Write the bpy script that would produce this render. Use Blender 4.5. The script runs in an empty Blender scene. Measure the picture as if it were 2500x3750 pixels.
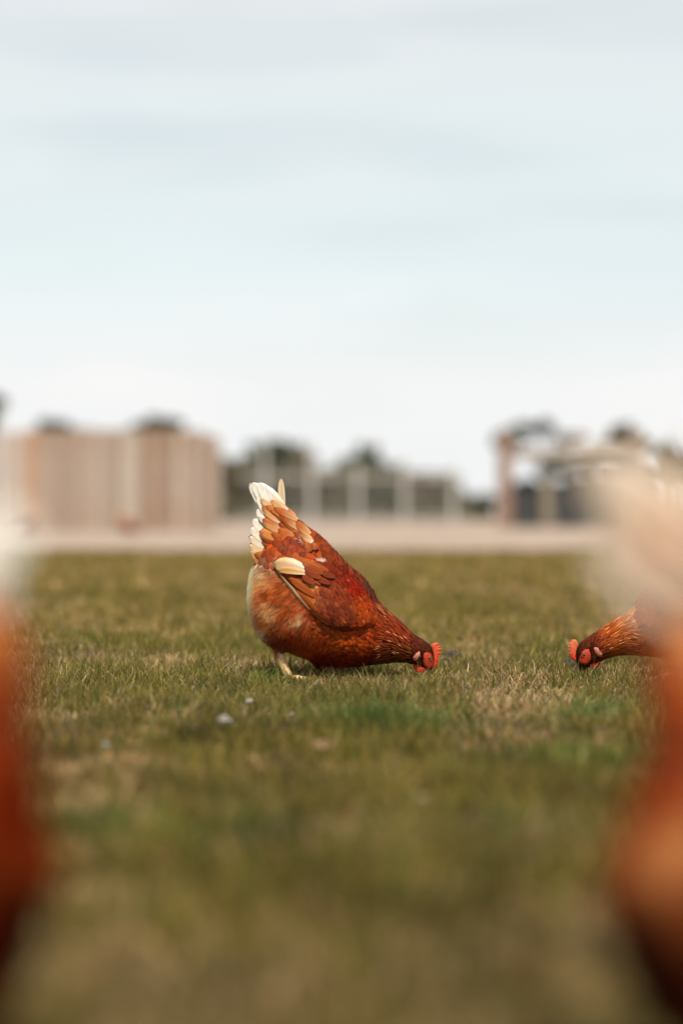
import bpy, math, random
import numpy as np
from mathutils import Vector, Matrix
from mathutils.bvhtree import BVHTree
from mathutils.geometry import delaunay_2d_cdt

scene = bpy.context.scene
R = math.radians
rng = np.random.default_rng(7)
random.seed(7)
COL = scene.collection

# ------------------------------------------------------------------ camera
H = 0.362           # lens height above the lawn
F = 8854.0          # focal length in photo pixels (85 mm on a 24 mm wide frame)
HY = 1868.0         # horizon row in the photo
D0 = 5.2            # distance of the pecking hen
cam_d = bpy.data.cameras.new('camera')
cam = bpy.data.objects.new('camera', cam_d)
COL.objects.link(cam)
cam_d.sensor_fit = 'HORIZONTAL'
cam_d.sensor_width = 24.0
cam_d.lens = 85.0
cam_d.clip_start = 0.05
cam_d.clip_end = 6000
cam.location = (0, 0, H)
cam.rotation_euler = (R(90) - math.atan((HY - 1875.0) / F), 0, 0)
cam_d.dof.use_dof = True
cam_d.dof.focus_distance = D0 - 0.03
cam_d.dof.aperture_fstop = 1.6
cam_d.dof.aperture_blades = 0
scene.camera = cam

# ------------------------------------------------------------------ sky + sun
SUN_EL, SUN_AZ = 58.0, 176.0      # azimuth measured clockwise from +Y (the view direction)
world = bpy.data.worlds.new('World')
scene.world = world
world.use_nodes = True
nt = world.node_tree
for n in list(nt.nodes):
    nt.nodes.remove(n)


def N(nt, t, **kw):
    n = nt.nodes.new(t)
    for k, v in kw.items():
        if k.startswith('i_'):
            n.inputs[k[2:].replace('_', ' ')].default_value = v
        else:
            setattr(n, k, v)
    return n


def ramp(nt, pts, interp='LINEAR'):
    r = nt.nodes.new('ShaderNodeValToRGB')
    r.color_ramp.interpolation = interp
    e = r.color_ramp.elements
    while len(e) < len(pts):
        e.new(0.5)
    for el, (p, c) in zip(e, pts):
        el.position = p
        el.color = c if len(c) == 4 else (*c, 1)
    return r


L = nt.links.new
out = N(nt, 'ShaderNodeOutputWorld')
bg = N(nt, 'ShaderNodeBackground')
bg.inputs['Strength'].default_value = 0.1
sky = N(nt, 'ShaderNodeTexSky', sky_type='NISHITA', sun_disc=False)
sky.sun_elevation = R(SUN_EL)
sky.sun_rotation = R(SUN_AZ)
sky.air_density = 1.0
sky.dust_density = 1.5
tc = N(nt, 'ShaderNodeTexCoord')
sep = N(nt, 'ShaderNodeSeparateXYZ')
L(tc.outputs['Generated'], sep.inputs[0])
# cloud sheet brightness against elevation (white at the horizon, greyer above)
gr = ramp(nt, [(0.0, (9.0, 9.15, 9.1)), (0.055, (9.2, 9.3, 9.25)), (0.10, (8.2, 9.05, 9.2)),
               (0.15, (7.75, 8.55, 8.75)), (0.21, (7.95, 8.35, 8.55)), (0.42, (3.3, 3.5, 3.65)), (1.0, (2.3, 2.5, 2.8))])
L(sep.outputs['Z'], gr.inputs[0])
mp = N(nt, 'ShaderNodeMapping')
mp.inputs['Scale'].default_value = (7.0, 7.0, 30.0)
mp.inputs['Location'].default_value = (0.3, 0.0, 0.2)
L(tc.outputs['Generated'], mp.inputs[0])
no = N(nt, 'ShaderNodeTexNoise')
no.inputs['Scale'].default_value = 1.0
no.inputs['Detail'].default_value = 4.0
no.inputs['Roughness'].default_value = 0.5
no.inputs['Distortion'].default_value = 0.6
L(mp.outputs[0], no.inputs[0])
# grey bellies of the cloud sheet
gb = ramp(nt, [(0.30, (0.972, 0.978, 0.972)), (0.5, (1, 1, 1)), (0.7, (1.035, 1.015, 1.01))], 'EASE')
L(no.outputs['Fac'], gb.inputs[0])
mul = N(nt, 'ShaderNodeMix', data_type='RGBA', blend_type='MULTIPLY')
mul.inputs[0].default_value = 1.0
L(gr.outputs[0], mul.inputs[6])
L(gb.outputs[0], mul.inputs[7])
# thin places where the blue shows through
mp2 = N(nt, 'ShaderNodeMapping')
mp2.inputs['Scale'].default_value = (4.0, 4.0, 30.0)
mp2.inputs['Location'].default_value = (3.1, 1.0, 0.9)
L(tc.outputs['Generated'], mp2.inputs[0])
no2 = N(nt, 'ShaderNodeTexNoise')
no2.inputs['Scale'].default_value = 1.0
no2.inputs['Detail'].default_value = 2.0
no2.inputs['Roughness'].default_value = 0.4
L(mp2.outputs[0], no2.inputs[0])
th = ramp(nt, [(0.44, (0, 0, 0)), (0.68, (1, 1, 1))], 'EASE')
L(no2.outputs['Fac'], th.inputs[0])
el = ramp(nt, [(0.05, (0, 0, 0)), (0.12, (1, 1, 1))])
L(sep.outputs['Z'], el.inputs[0])
m1 = N(nt, 'ShaderNodeMath', operation='MULTIPLY')
L(th.outputs[0], m1.inputs[0])
L(el.outputs[0], m1.inputs[1])
m2 = N(nt, 'ShaderNodeMath', operation='MULTIPLY')
L(m1.outputs[0], m2.inputs[0])
m2.inputs[1].default_value = 0.16
sb = N(nt, 'ShaderNodeMix', data_type='RGBA', blend_type='MIX')
L(m2.outputs[0], sb.inputs[0])
L(mul.outputs[2], sb.inputs[6])
L(sky.outputs[0], sb.inputs[7])
L(sb.outputs[2], bg.inputs['Color'])
L(bg.outputs[0], out.inputs[0])

sun_d = bpy.data.lights.new('sun', 'SUN')
sun_d.energy = 4.9
sun_d.angle = R(0.5)
sun_d.color = (1.0, 0.93, 0.82)
sun = bpy.data.objects.new('sun', sun_d)
COL.objects.link(sun)
sdir = Vector((math.sin(R(SUN_AZ)) * math.cos(R(SUN_EL)), math.cos(R(SUN_AZ)) * math.cos(R(SUN_EL)), math.sin(R(SUN_EL))))
sun.rotation_euler = sdir.to_track_quat('Z', 'Y').to_euler()
sun.location = sdir * 30

scene.view_settings.view_transform = 'Standard'
scene.view_settings.look = 'None'
scene.view_settings.gamma = 1
scene.view_settings.exposure = 0.0
scene.cycles.use_denoising = True
scene.cycles.max_bounces = 5
scene.cycles.diffuse_bounces = 3
scene.cycles.transmission_bounces = 3
scene.cycles.transparent_max_bounces = 4


# ------------------------------------------------------------------ helpers
def lin(h):
    """'#rrggbb' to linear rgb"""
    h = h.lstrip('#')
    v = np.array([int(h[i:i + 2], 16) / 255 for i in (0, 2, 4)])
    return np.where(v <= 0.04045, v / 12.92, ((v + 0.055) / 1.055) ** 2.4)


def mat(name, rough=0.8, attr=None, color=None, trans=0.0, sheen=0.0, noise=None, bump=None, spec=0.3, barbs=False):
    m = bpy.data.materials.new(name)
    m.use_nodes = True
    nt = m.node_tree
    for n in list(nt.nodes):
        nt.nodes.remove(n)
    L = nt.links.new
    o = N(nt, 'ShaderNodeOutputMaterial')
    p = N(nt, 'ShaderNodeBsdfPrincipled')
    p.inputs['Roughness'].default_value = rough
    p.inputs['Specular IOR Level'].default_value = spec
    if sheen:
        p.inputs['Sheen Weight'].default_value = sheen
        p.inputs['Sheen Roughness'].default_value = 0.4
    csock = None
    if attr:
        a = N(nt, 'ShaderNodeAttribute', attribute_name=attr)
        csock = a.outputs['Color']
        if barbs:
            bn_ = N(nt, 'ShaderNodeTexNoise', noise_dimensions='1D')
            bn_.inputs['Scale'].default_value = 1.0
            bn_.inputs['Detail'].default_value = 2
            L(a.outputs['Alpha'], bn_.inputs['W'])
            br_ = ramp(nt, [(0.28, (0.80, 0.75, 0.72)), (0.5, (1, 1, 1)), (0.75, (1.12, 1.14, 1.15))])
            L(bn_.outputs['Fac'], br_.inputs[0])
            bm_ = N(nt, 'ShaderNodeMix', data_type='RGBA', blend_type='MULTIPLY')
            bm_.inputs[0].default_value = 0.8
            L(csock, bm_.inputs[6]); L(br_.outputs[0], bm_.inputs[7])
            csock = bm_.outputs[2]
    else:
        rgb = N(nt, 'ShaderNodeRGB')
        rgb.outputs[0].default_value = (*color, 1)
        csock = rgb.outputs[0]
    if noise:                       # (scale, low, high [, detail])
        t = N(nt, 'ShaderNodeTexCoord')
        nn = N(nt, 'ShaderNodeTexNoise')
        nn.inputs['Scale'].default_value = noise[0]
        nn.inputs['Detail'].default_value = 4
        L(t.outputs['Object'], nn.inputs[0])
        rr = ramp(nt, [(0.3, (noise[1],) * 3), (0.7, (noise[2],) * 3)])
        L(nn.outputs['Fac'], rr.inputs[0])
        mx = N(nt, 'ShaderNodeMix', data_type='RGBA', blend_type='MULTIPLY')
        mx.inputs[0].default_value = 1
        L(csock, mx.inputs[6])
        L(rr.outputs[0], mx.inputs[7])
        csock = mx.outputs[2]
    L(csock, p.inputs['Base Color'])
    if bump:                        # (scale, distance)
        t = N(nt, 'ShaderNodeTexCoord')
        bn = N(nt, 'ShaderNodeTexNoise')
        bn.inputs['Scale'].default_value = bump[0]
        bn.inputs['Detail'].default_value = 3
        L(t.outputs['Object'], bn.inputs[0])
        bb = N(nt, 'ShaderNodeBump')
        bb.inputs['Distance'].default_value = bump[1]
        bb.inputs['Strength'].default_value = 1.0
        L(bn.outputs['Fac'], bb.inputs['Height'])
        L(bb.outputs[0], p.inputs['Normal'])
    if trans:
        tr = N(nt, 'ShaderNodeBsdfTranslucent')
        L(csock, tr.inputs[0])
        ms = N(nt, 'ShaderNodeMixShader')
        ms.inputs[0].default_value = trans
        L(p.outputs[0], ms.inputs[1])
        L(tr.outputs[0], ms.inputs[2])
        L(ms.outputs[0], o.inputs[0])
    else:
        L(p.outputs[0], o.inputs[0])
    return m


def link(o, parent=None):
    COL.objects.link(o)
    if parent:
        o.parent = parent
    return o


def tag(o, label=None, cat=None, group=None, kind=None):
    if label: o['label'] = label
    if cat: o['category'] = cat
    if group: o['group'] = group
    if kind: o['kind'] = kind
    return o


def empty(name, loc, rz=0.0):
    e = bpy.data.objects.new(name, None)
    e.empty_display_size = 0.05
    e.location = loc
    e.rotation_euler = (0, 0, rz)
    return link(e)


def np_mesh(name, V, Fq, mats, cols=None, smooth=True, parent=None, midx=None, alpha=None):
    """V (n,3), Fq: list of arrays, each (k, nverts)"""
    me = bpy.data.meshes.new(name)
    V = np.asarray(V, np.float32)
    Fs = [np.asarray(f, np.int32) for f in (Fq if isinstance(Fq, list) else [Fq]) if len(f)]
    me.vertices.add(len(V))
    me.vertices.foreach_set('co', V.ravel())
    loops = np.concatenate([f.ravel() for f in Fs])
    tot = np.concatenate([np.full(len(f), f.shape[1], np.int32) for f in Fs])
    start = np.concatenate([[0], np.cumsum(tot)[:-1]]).astype(np.int32)
    me.loops.add(len(loops))
    me.loops.foreach_set('vertex_index', loops)
    me.polygons.add(len(tot))
    me.polygons.foreach_set('loop_start', start)
    me.polygons.foreach_set('loop_total', tot)
    me.polygons.foreach_set('use_smooth', np.full(len(tot), smooth))
    if midx is not None:
        me.polygons.foreach_set('material_index', np.asarray(midx, np.int32))
    me.update(calc_edges=True)
    if cols is not None:
        a = me.color_attributes.new('Col', 'FLOAT_COLOR', 'POINT')
        c = np.ones((len(V), 4), np.float32)
        c[:, :3] = cols
        if alpha is not None: c[:, 3] = alpha
        a.data.foreach_set('color', c.ravel())
    for m in (mats if isinstance(mats, (list, tuple)) else [mats]):
        me.materials.append(m)
    return link(bpy.data.objects.new(name, me), parent)


class MB:
    """collects simple solids into one mesh"""
    def __init__(s): s.v, s.f, s.c = [], [], []

    def add(s, V, Fc, col=(1, 1, 1)):
        o = len(s.v)
        s.v += [tuple(map(float, v)) for v in V]
        s.f += [tuple(i + o for i in f) for f in Fc]
        s.c += [tuple(col)] * len(V)

    def box(s, x0, x1, y0, y1, z0, z1, col=(1, 1, 1), jit=0):
        V = [(x, y, z) for z in (z0, z1) for y in (y0, y1) for x in (x0, x1)]
        s.add(V, [(0, 2, 3, 1), (4, 5, 7, 6), (0, 1, 5, 4), (2, 6, 7, 3), (0, 4, 6, 2), (1, 3, 7, 5)], col)

    def tube(s, pts, rad, n=8, col=(1, 1, 1), cap=True, flat=1.0):
        pts = [Vector(p) for p in pts]
        V, Fc = [], []
        up = Vector((0.13, 1, 0.07)).normalized()
        for i, p in enumerate(pts):
            d = (pts[min(i + 1, len(pts) - 1)] - pts[max(i - 1, 0)]).normalized()
            a = d.cross(up).normalized()
            b = d.cross(a).normalized()
            r = rad[i] if hasattr(rad, '__len__') else rad
            for k in range(n):
                t = 2 * math.pi * k / n
                V.append(p + a * math.cos(t) * r + b * math.sin(t) * r * flat)
        for i in range(len(pts) - 1):
            for k in range(n):
                k2 = (k + 1) % n
                Fc.append((i * n + k, i * n + k2, (i + 1) * n + k2, (i + 1) * n + k))
        if cap:
            Fc.append(tuple(range(n - 1, -1, -1)))
            Fc.append(tuple((len(pts) - 1) * n + k for k in range(n)))
        s.add(V, Fc, col)

    def ball(s, c, r, nu=12, nv=8, col=(1, 1, 1), sc=(1, 1, 1), rough=0.0):
        V, Fc = [], []
        for j in range(nv + 1):
            ph = math.pi * j / nv
            for i in range(nu):
                t = 2 * math.pi * i / nu
                q = 1 + random.uniform(-rough, rough)
                V.append((c[0] + r * q * sc[0] * math.sin(ph) * math.cos(t), c[1] + r * q * sc[1] * math.sin(ph) * math.sin(t), c[2] + r * q * sc[2] * math.cos(ph)))
        for j in range(nv):
            for i in range(nu):
                i2 = (i + 1) % nu
                Fc.append((j * nu + i, (j + 1) * nu + i, (j + 1) * nu + i2, j * nu + i2))
        s.add(V, Fc, col)

    def build(s, name, m, parent=None, smooth=False):
        me = bpy.data.meshes.new(name)
        me.from_pydata(s.v, [], s.f)
        a = me.color_attributes.new('Col', 'FLOAT_COLOR', 'POINT')
        c = np.ones((len(s.v), 4), np.float32)
        c[:, :3] = s.c
        a.data.foreach_set('color', c.ravel())
        me.materials.append(m)
        me.polygons.foreach_set('use_smooth', np.full(len(me.polygons), smooth))
        return link(bpy.data.objects.new(name, me), parent)


def ground_pt(px, py):
    d = H * F / (py - HY)
    return ((px - 1250) * d / F, d)


def gh(x, y):
    """gentle swell of the lawn"""
    x = np.asarray(x, float); y = np.asarray(y, float)
    w = 0.007 * np.sin(x * 4.1 + 1.3) * np.sin(y * 2.7 + 0.6) + 0.004 * np.sin(x * 9.7 + y * 5.3) + 0.005 * np.sin(y * 1.31 + x * 0.7)
    return w * np.clip((40 - y) / 10, 0, 1) - 0.004


def vnoise(x, y, seed=0):
    """smooth value noise, numpy"""
    x = np.asarray(x, float); y = np.asarray(y, float)
    xi = np.floor(x).astype(np.int64); yi = np.floor(y).astype(np.int64)
    fx = x - xi; fy = y - yi
    fx = fx * fx * (3 - 2 * fx); fy = fy * fy * (3 - 2 * fy)

    def h(a, b):
        n = (a * 374761393 + b * 668265263 + seed * 1442695041) & 0x7fffffff
        n = ((n ^ (n >> 13)) * 1274126177) & 0x7fffffff
        return ((n ^ (n >> 16)) & 0xffff) / 65535.0
    a = h(xi, yi) * (1 - fx) + h(xi + 1, yi) * fx
    b = h(xi, yi + 1) * (1 - fx) + h(xi + 1, yi + 1) * fx
    return a * (1 - fy) + b * fy


# ------------------------------------------------------------------ the ground
GRASS_END = 23.2


def ground_material():
    m = bpy.data.materials.new('lawn_soil')
    m.use_nodes = True
    nt = m.node_tree
    p = nt.nodes['Principled BSDF']
    p.inputs['Roughness'].default_value = 0.95
    p.inputs['Specular IOR Level'].default_value = 0.1
    t = N(nt, 'ShaderNodeTexCoord')
    n1 = N(nt, 'ShaderNodeTexNoise'); n1.inputs['Scale'].default_value = 3.0; n1.inputs['Detail'].default_value = 8; n1.inputs['Roughness'].default_value = 0.7
    nt.links.new(t.outputs['Object'], n1.inputs[0])
    r = ramp(nt, [(0.3, (0.055, 0.046, 0.010)), (0.5, (0.105, 0.082, 0.022)), (0.72, (0.19, 0.135, 0.048))])
    nt.links.new(n1.outputs['Fac'], r.inputs[0])
    nt.links.new(r.outputs[0], p.inputs['Base Color'])
    b = N(nt, 'ShaderNodeBump'); b.inputs['Distance'].default_value = 0.01
    n2 = N(nt, 'ShaderNodeTexNoise'); n2.inputs['Scale'].default_value = 90
    nt.links.new(t.outputs['Object'], n2.inputs[0])
    nt.links.new(n2.outputs['Fac'], b.inputs['Height'])
    nt.links.new(b.outputs[0], p.inputs['Normal'])
    return m


ys = np.concatenate([np.arange(-3, 12, 0.12), np.arange(12, 45, 0.5), np.array([45, 60, 100, 200, 500, 1500, 4000])])
xs = np.concatenate([[-2500, -300, -60, -20], np.arange(-8, 8.01, 0.16), [20, 60, 300, 2500]])
X, Y = np.meshgrid(xs, ys)
V = np.stack([X.ravel(), Y.ravel(), gh(X, Y).ravel()], 1)
nx, ny = len(xs), len(ys)
i, j = np.meshgrid(np.arange(nx - 1), np.arange(ny - 1))
a = (j * nx + i).ravel()
g = np_mesh('ground', V, np.stack([a, a + 1, a + nx + 1, a + nx], 1), ground_material())
tag(g, 'flat ground under the short green and straw coloured lawn', 'ground', kind='structure')

# bare pale earth beyond the lawn, its near edge wandering a little
sand = mat('bare_earth', 0.95, color=(0.43, 0.335, 0.27), noise=(0.9, 0.85, 1.1), spec=0.1)
xe = np.linspace(-60, 60, 241)
ye = GRASS_END + 0.5 * (vnoise(xe * 0.5, xe * 0, 3) - 0.5) + 0.25 * (vnoise(xe * 3, xe * 0, 5) - 0.5)
rows = [ye, ye + 4, np.full_like(ye, 45.0), np.full_like(ye, 100.0), np.full_like(ye, 170.0)]
V = np.concatenate([np.stack([xe * (1 + 0.5 * k), r_, np.full_like(xe, 0.010 + 0 * k)], 1) for k, r_ in enumerate(rows)])
V[:241, 0] = xe
V[:, 2] += np.where(V[:, 1] < 40, np.maximum(gh(V[:, 0], V[:, 1]), -0.004), 0)
n = 241
i, j = np.meshgrid(np.arange(n - 1), np.arange(len(rows) - 1))
a = (j * n + i).ravel()
g = np_mesh('dirt_yard', V, np.stack([a, a + 1, a + n + 1, a + n], 1), sand)
tag(g, 'pale bare earth strip beyond the lawn, in front of the fences', 'ground', kind='structure')

# ------------------------------------------------------------------ grass
grass_m = mat('grass_blades', 0.6, attr='Col', trans=0.3, spec=0.25)


def grass(name, Pxy, length, width, lean, cols, parent=None):
    n = len(Pxy)
    az = rng.uniform(0, 2 * np.pi, n)
    fa = rng.uniform(0, 2 * np.pi, n)                 # facing of the flat side
    d = np.stack([np.cos(az), np.sin(az), np.zeros(n)], 1)
    w = np.stack([np.cos(fa), np.sin(fa), np.zeros(n)], 1)
    base = np.stack([Pxy[:, 0], Pxy[:, 1], gh(Pxy[:, 0], Pxy[:, 1]) - 0.001], 1)
    up = np.array([0, 0, 1.0])
    rows = []
    for t, ww in ((0, 0.9), (0.45, 1.0), (0.78, 0.65)):
        c = base + up * (length * t * np.cos(lean * t * 0.9))[:, None] + d * (length * t * np.sin(lean * (0.35 + 0.75 * t)))[:, None]
        rows.append(c - w * (width * ww * 0.5)[:, None])
        rows.append(c + w * (width * ww * 0.5)[:, None])
    tip = base + up * (length * np.cos(lean * 0.9))[:, None] + d * (length * np.sin(lean * 1.1))[:, None]
    V = np.stack(rows + [tip], 1).reshape(-1, 3)
    o = np.arange(n)[:, None] * 7
    q = np.concatenate([o + [0, 1, 3, 2], o + [2, 3, 5, 4]])
    tr = o + [4, 5, 6]
    C = np.repeat(cols, 7, axis=0)
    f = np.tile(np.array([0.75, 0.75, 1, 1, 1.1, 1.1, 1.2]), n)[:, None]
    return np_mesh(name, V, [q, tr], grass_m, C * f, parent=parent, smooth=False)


def scatter_pts(y0, y1, dens, margin):
    """random points in the view wedge between two distances"""
    hw = lambda y: 0.1412 * y + margin
    area = 0.1412 * (y1 * y1 - y0 * y0) + 2 * margin * (y1 - y0)
    n = int(area * dens)
    y = np.sqrt(rng.uniform(0, 1, n) * (y1 * y1 - y0 * y0) + y0 * y0)
    x = rng.uniform(-1, 1, n) * hw(y)
    return np.stack([x, y], 1)


G1, G2, G3 = np.array([0.172, 0.150, 0.026]), np.array([0.28, 0.212, 0.052]), np.array([0.075, 0.115, 0.022])
S1, S2, S3 = np.array([0.62, 0.45, 0.24]), np.array([0.42, 0.255, 0.105]), np.array([0.36, 0.28, 0.18])
LUSH = []
for px, py, rx, ry in ((1420, 2640, 0.17, 0.20), (2200, 2620, 0.12, 0.16), (2130, 2800, 0.14, 0.14), (1880, 3050, 0.10, 0.1),
                       (330, 3030, 0.10, 0.12), (1030, 3090, 0.12, 0.10), (980, 2500, 0.08, 0.08)):
    LUSH.append((*ground_pt(px, py), rx, ry))
DRY = []
for px, py, rx, ry in ((1180, 2725, 0.05, 0.05), (2380, 2480, 0.22, 0.3), (1500, 3150, 0.10, 0.08), (500, 2780, 0.12, 0.12)):
    DRY.append((*ground_pt(px, py), rx, ry))


def grass_field(y0, y1, dens, margin, lmul, wmul, cmul=1.0):
    P = scatter_pts(y0, y1, dens, margin)
    x, y = P[:, 0], P[:, 1]
    n1 = 0.36 * vnoise(x * 3.2, y * 2.6, 1) + 0.34 * vnoise(x * 10, y * 7, 2) + 0.30 * vnoise(x * 27, y * 18, 4)
    lush = np.zeros(len(P)); dry = np.zeros(len(P))
    for cx, cy, rx, ry in LUSH:
        lush = np.maximum(lush, np.exp(-(((x - cx) / rx) ** 2 + ((y - cy) / ry) ** 2) * 1.3))
    for cx, cy, rx, ry in DRY:
        dry = np.maximum(dry, np.exp(-(((x - cx) / rx) ** 2 + ((y - cy) / ry) ** 2) * 1.3))
    keep = rng.uniform(0, 1, len(P)) < 0.62 + 0.6 * (n1 - 0.3) + 0.3 * lush
    # the lawn frays out at its far edge
    keep &= y < GRASS_END + 0.5 * (vnoise(x * 0.5, x * 0, 3) - 0.5) + rng.normal(0, 0.12, len(P))
    P, n1, lush, dry = P[keep], n1[keep], lush[keep], dry[keep]
    n = len(P)
    straw = rng.uniform(0, 1, n) < np.clip(0.58 - np.where(P[:, 1] < 4.1, 3.4, 2.2) * (n1 - 0.47) - 0.5 * lush + 0.4 * dry, 0.08, 0.93)
    k = rng.uniform(0, 1, (n, 1))
    green = G1 * (1 - k) + G2 * k
    green = green * (1 - 0.85 * lush[:, None]) + np.array([0.095, 0.19, 0.040]) * 0.85 * lush[:, None]
    green = np.where(rng.uniform(0, 1, (n, 1)) < 0.2, G3, green)
    r3 = rng.uniform(0, 1, (n, 1))
    st = np.where(r3 < 0.4, S1, np.where(r3 < 0.8, S2, S3))
    C = np.where(straw[:, None], st, green) * rng.uniform(0.6, 1.3, (n, 1)) * np.clip(1 + np.where(P[:, 1] < 4.1, 1.5, 0.8) * (0.6 * (vnoise(P[:, 0] * 13, P[:, 1] * 5, 12) - .5) + 0.4 * (vnoise(P[:, 0] * 33, P[:, 1] * 13, 13) - .5)), .25, 1.8)[:, None]
    ln = rng.uniform(0.013, 0.036, n) * (0.45 + 1.25 * n1 + 0.45 * lush) * lmul
    ln = np.where(rng.uniform(0, 1, n) < 0.09, ln * 1.65, ln)
    ln = np.where(straw, ln * 0.8, ln)
    lean = np.abs(rng.normal(0.45, 0.35, n)) + np.where(straw, 0.35, 0)
    wd = rng.uniform(0.0011, 0.0024, n) * wmul
    C = C * cmul
    fxy = ground_pt(1080, 2500)
    fx2 = ground_pt(1270, 2500)
    ln = ln * (1 - 0.4 * np.exp(-(((P[:, 0] - fx2[0]) / .10) ** 2 + ((P[:, 1] - fx2[1]) / .10) ** 2)))
    ln = ln * (1 - 0.55 * np.exp(-(((P[:, 0] - fxy[0]) / .07) ** 2 + ((P[:, 1] - fxy[1]) / .10) ** 2)))
    return P, ln, wd, np.clip(lean, 0, 1.4), C


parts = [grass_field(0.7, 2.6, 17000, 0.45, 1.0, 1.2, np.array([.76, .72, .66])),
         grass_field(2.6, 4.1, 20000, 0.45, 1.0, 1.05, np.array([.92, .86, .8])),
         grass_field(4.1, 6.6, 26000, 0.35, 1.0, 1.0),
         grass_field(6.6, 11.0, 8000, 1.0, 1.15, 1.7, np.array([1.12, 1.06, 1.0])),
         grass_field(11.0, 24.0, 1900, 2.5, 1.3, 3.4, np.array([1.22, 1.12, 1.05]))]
# coarser cover of the lawn to both sides of what the lens takes in
P_ = np.stack([rng.uniform(-6, 6, 130000), rng.uniform(-1.5, 22.5, 130000)], 1)
P_ = P_[np.abs(P_[:, 0]) > 0.1412 * np.maximum(P_[:, 1], 0) + np.where(P_[:, 1] < .7, -1, .30)]
n_ = len(P_)
st_ = rng.uniform(0, 1, (n_, 1)) < 0.5
parts.append((P_, rng.uniform(.016, .040, n_), rng.uniform(.004, .008, n_), np.clip(np.abs(rng.normal(.5, .35, n_)), 0, 1.4), np.where(st_, S2, (G1 + G2) / 2) * rng.uniform(.6, 1.3, (n_, 1))))
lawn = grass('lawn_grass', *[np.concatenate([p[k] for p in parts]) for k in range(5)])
tag(lawn, 'short patchy lawn of green and dry straw coloured grass blades', 'grass', kind='stuff')

# ------------------------------------------------------------------ hens
K = 1.845                            # crop pixels per photo pixel (tracing unit)
S0 = F / D0                          # photo pixels per metre at the hen
HX = 600.0                           # traced x of the hen's base point


def tr(cx, cy):
    """traced side view point -> (x, z) in metres, hen standing at z = 0"""
    return ((cx - HX) / K / S0, H - ((1700 + cy / K) - HY) / S0)


def c3(p): return ((1280 + p[0] / 3.92 - 850) * K, (2150 + p[1] / 3.92 - 1700) * K)
def c4(p): return ((3696 - (2000 + p[0] / 3.136) - 850) * K, (2100 + p[1] / 3.136 - 1700) * K)


# upper outline point, lower outline point, half width (m)
ST_MAIN = [((300, 455), (215, 560), .012), ((410, 405), (165, 640), .036), ((515, 440), (130, 790), .057), ((605, 508), (124, 930), .075),
           ((695, 600), (160, 1085), .086), ((765, 672), (250, 1195), .091), ((835, 732), (385, 1245), .092),
           ((895, 790), (525, 1296), .088), ((945, 862), (680, 1348), .081), ((985, 920), (830, 1362), .071),
           ((1025, 965), (930, 1350), .060), ((1075, 1010), (1020, 1343), .050), ((1128, 1058), (1090, 1334), .042),
           ((1180, 1108), (1140, 1334), .035), ((1232, 1150), (1180, 1340), .030), ((1292, 1186), (1215, 1350), .0255),
           ((1335, 1222), (1245, 1352), .0225), ((1358, 1268), (1262, 1362), .020), ((1364, 1318), (1282, 1378), .0165),
           ((1360, 1358), (1302, 1392), .012), ((1352, 1382), (1322, 1397), .006)]
ST_SECOND = ST_MAIN[:6] + [((830, 745), (400, 1225), .088), ((870, 820), (560, 1270), .080), ((905, 890), (720, 1290), .066),
                           ((955, 938), (850, 1280), .054), ((1010, 985), (940, 1272), .045), ((1085, 1030), (1020, 1270), .038),
                           ((1145, 1068), (1090, 1278), .034), ((1205, 1106), (1145, 1292), .030), ((1262, 1142), (1185, 1312), .027),
                           ((1312, 1175), (1215, 1330), .024), ((1350, 1215), (1240, 1340), .0215), ((1364, 1262), (1256, 1350), .019),
                           ((1362, 1310), (1275, 1362), .016), ((1350, 1345), (1296, 1374), .0125), ((1338, 1365), (1312, 1376), .007)]


def catmull(A, m):
    A = np.asarray(A, float)
    n = len(A)
    out = []
    for i in range(n - 1):
        p0, p1, p2, p3 = A[max(i - 1, 0)], A[i], A[i + 1], A[min(i + 2, n - 1)]
        for k in range(m):
            t = k / m
            out.append(0.5 * ((2 * p1) + (-p0 + p2) * t + (2 * p0 - 5 * p1 + 4 * p2 - p3) * t * t + (-p0 + 3 * p1 - 3 * p2 + p3) * t ** 3))
    out.append(A[-1])
    return np.array(out)


def body_surface(stations, nu=36):
    A = np.array([[*tr(*u), *tr(*l), w] for u, l, w in stations])
    A = catmull(A, 4)
    ns = len(A)
    th = np.linspace(0, 2 * np.pi, nu, endpoint=False)
    V = np.zeros((ns, nu, 3))
    for s in range(ns):
        u, l, w = A[s, :2], A[s, 2:4], A[s, 4]
        c = (u + l) / 2
        hv = (u - l) / 2
        ct, stt = np.cos(th), np.sin(th)
        # a little egg shaped: wider below the middle
        wf = w * (1 - 0.13 * ct) * np.sign(stt) * np.abs(stt) ** 0.92
        V[s, :, 0] = c[0] + hv[0] * ct
        V[s, :, 2] = c[1] + hv[1] * ct
        V[s, :, 1] = wf
    Vf = V.reshape(-1, 3)
    i, j = np.meshgrid(np.arange(nu), np.arange(ns - 1))
    i, j = i.ravel(), j.ravel()
    i2 = (i + 1) % nu
    Q = np.stack([j * nu + i, (j + 1) * nu + i, (j + 1) * nu + i2, j * nu + i2], 1)
    Vf = np.concatenate([Vf, V[0].mean(0)[None], V[-1].mean(0)[None]])
    k = np.arange(nu); k2 = (k + 1) % nu
    T = np.concatenate([np.stack([np.full(nu, ns * nu), k, k2], 1), np.stack([np.full(nu, ns * nu + 1), (ns - 1) * nu + k2, (ns - 1) * nu + k], 1)])
    A_, B_, C_ = Vf[Q[:, 0]], Vf[Q[:, 1]], Vf[Q[:, 2]]
    if (np.cross(B_ - A_, C_ - A_) * (A_ - Vf.mean(0)) * np.array([0, 1, 0])).sum() < 0:
        Q = Q[:, ::-1]; T = T[:, ::-1]
    mids = (A[:, :2] + A[:, 2:4]) / 2
    return Vf, Q, T, mids


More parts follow.
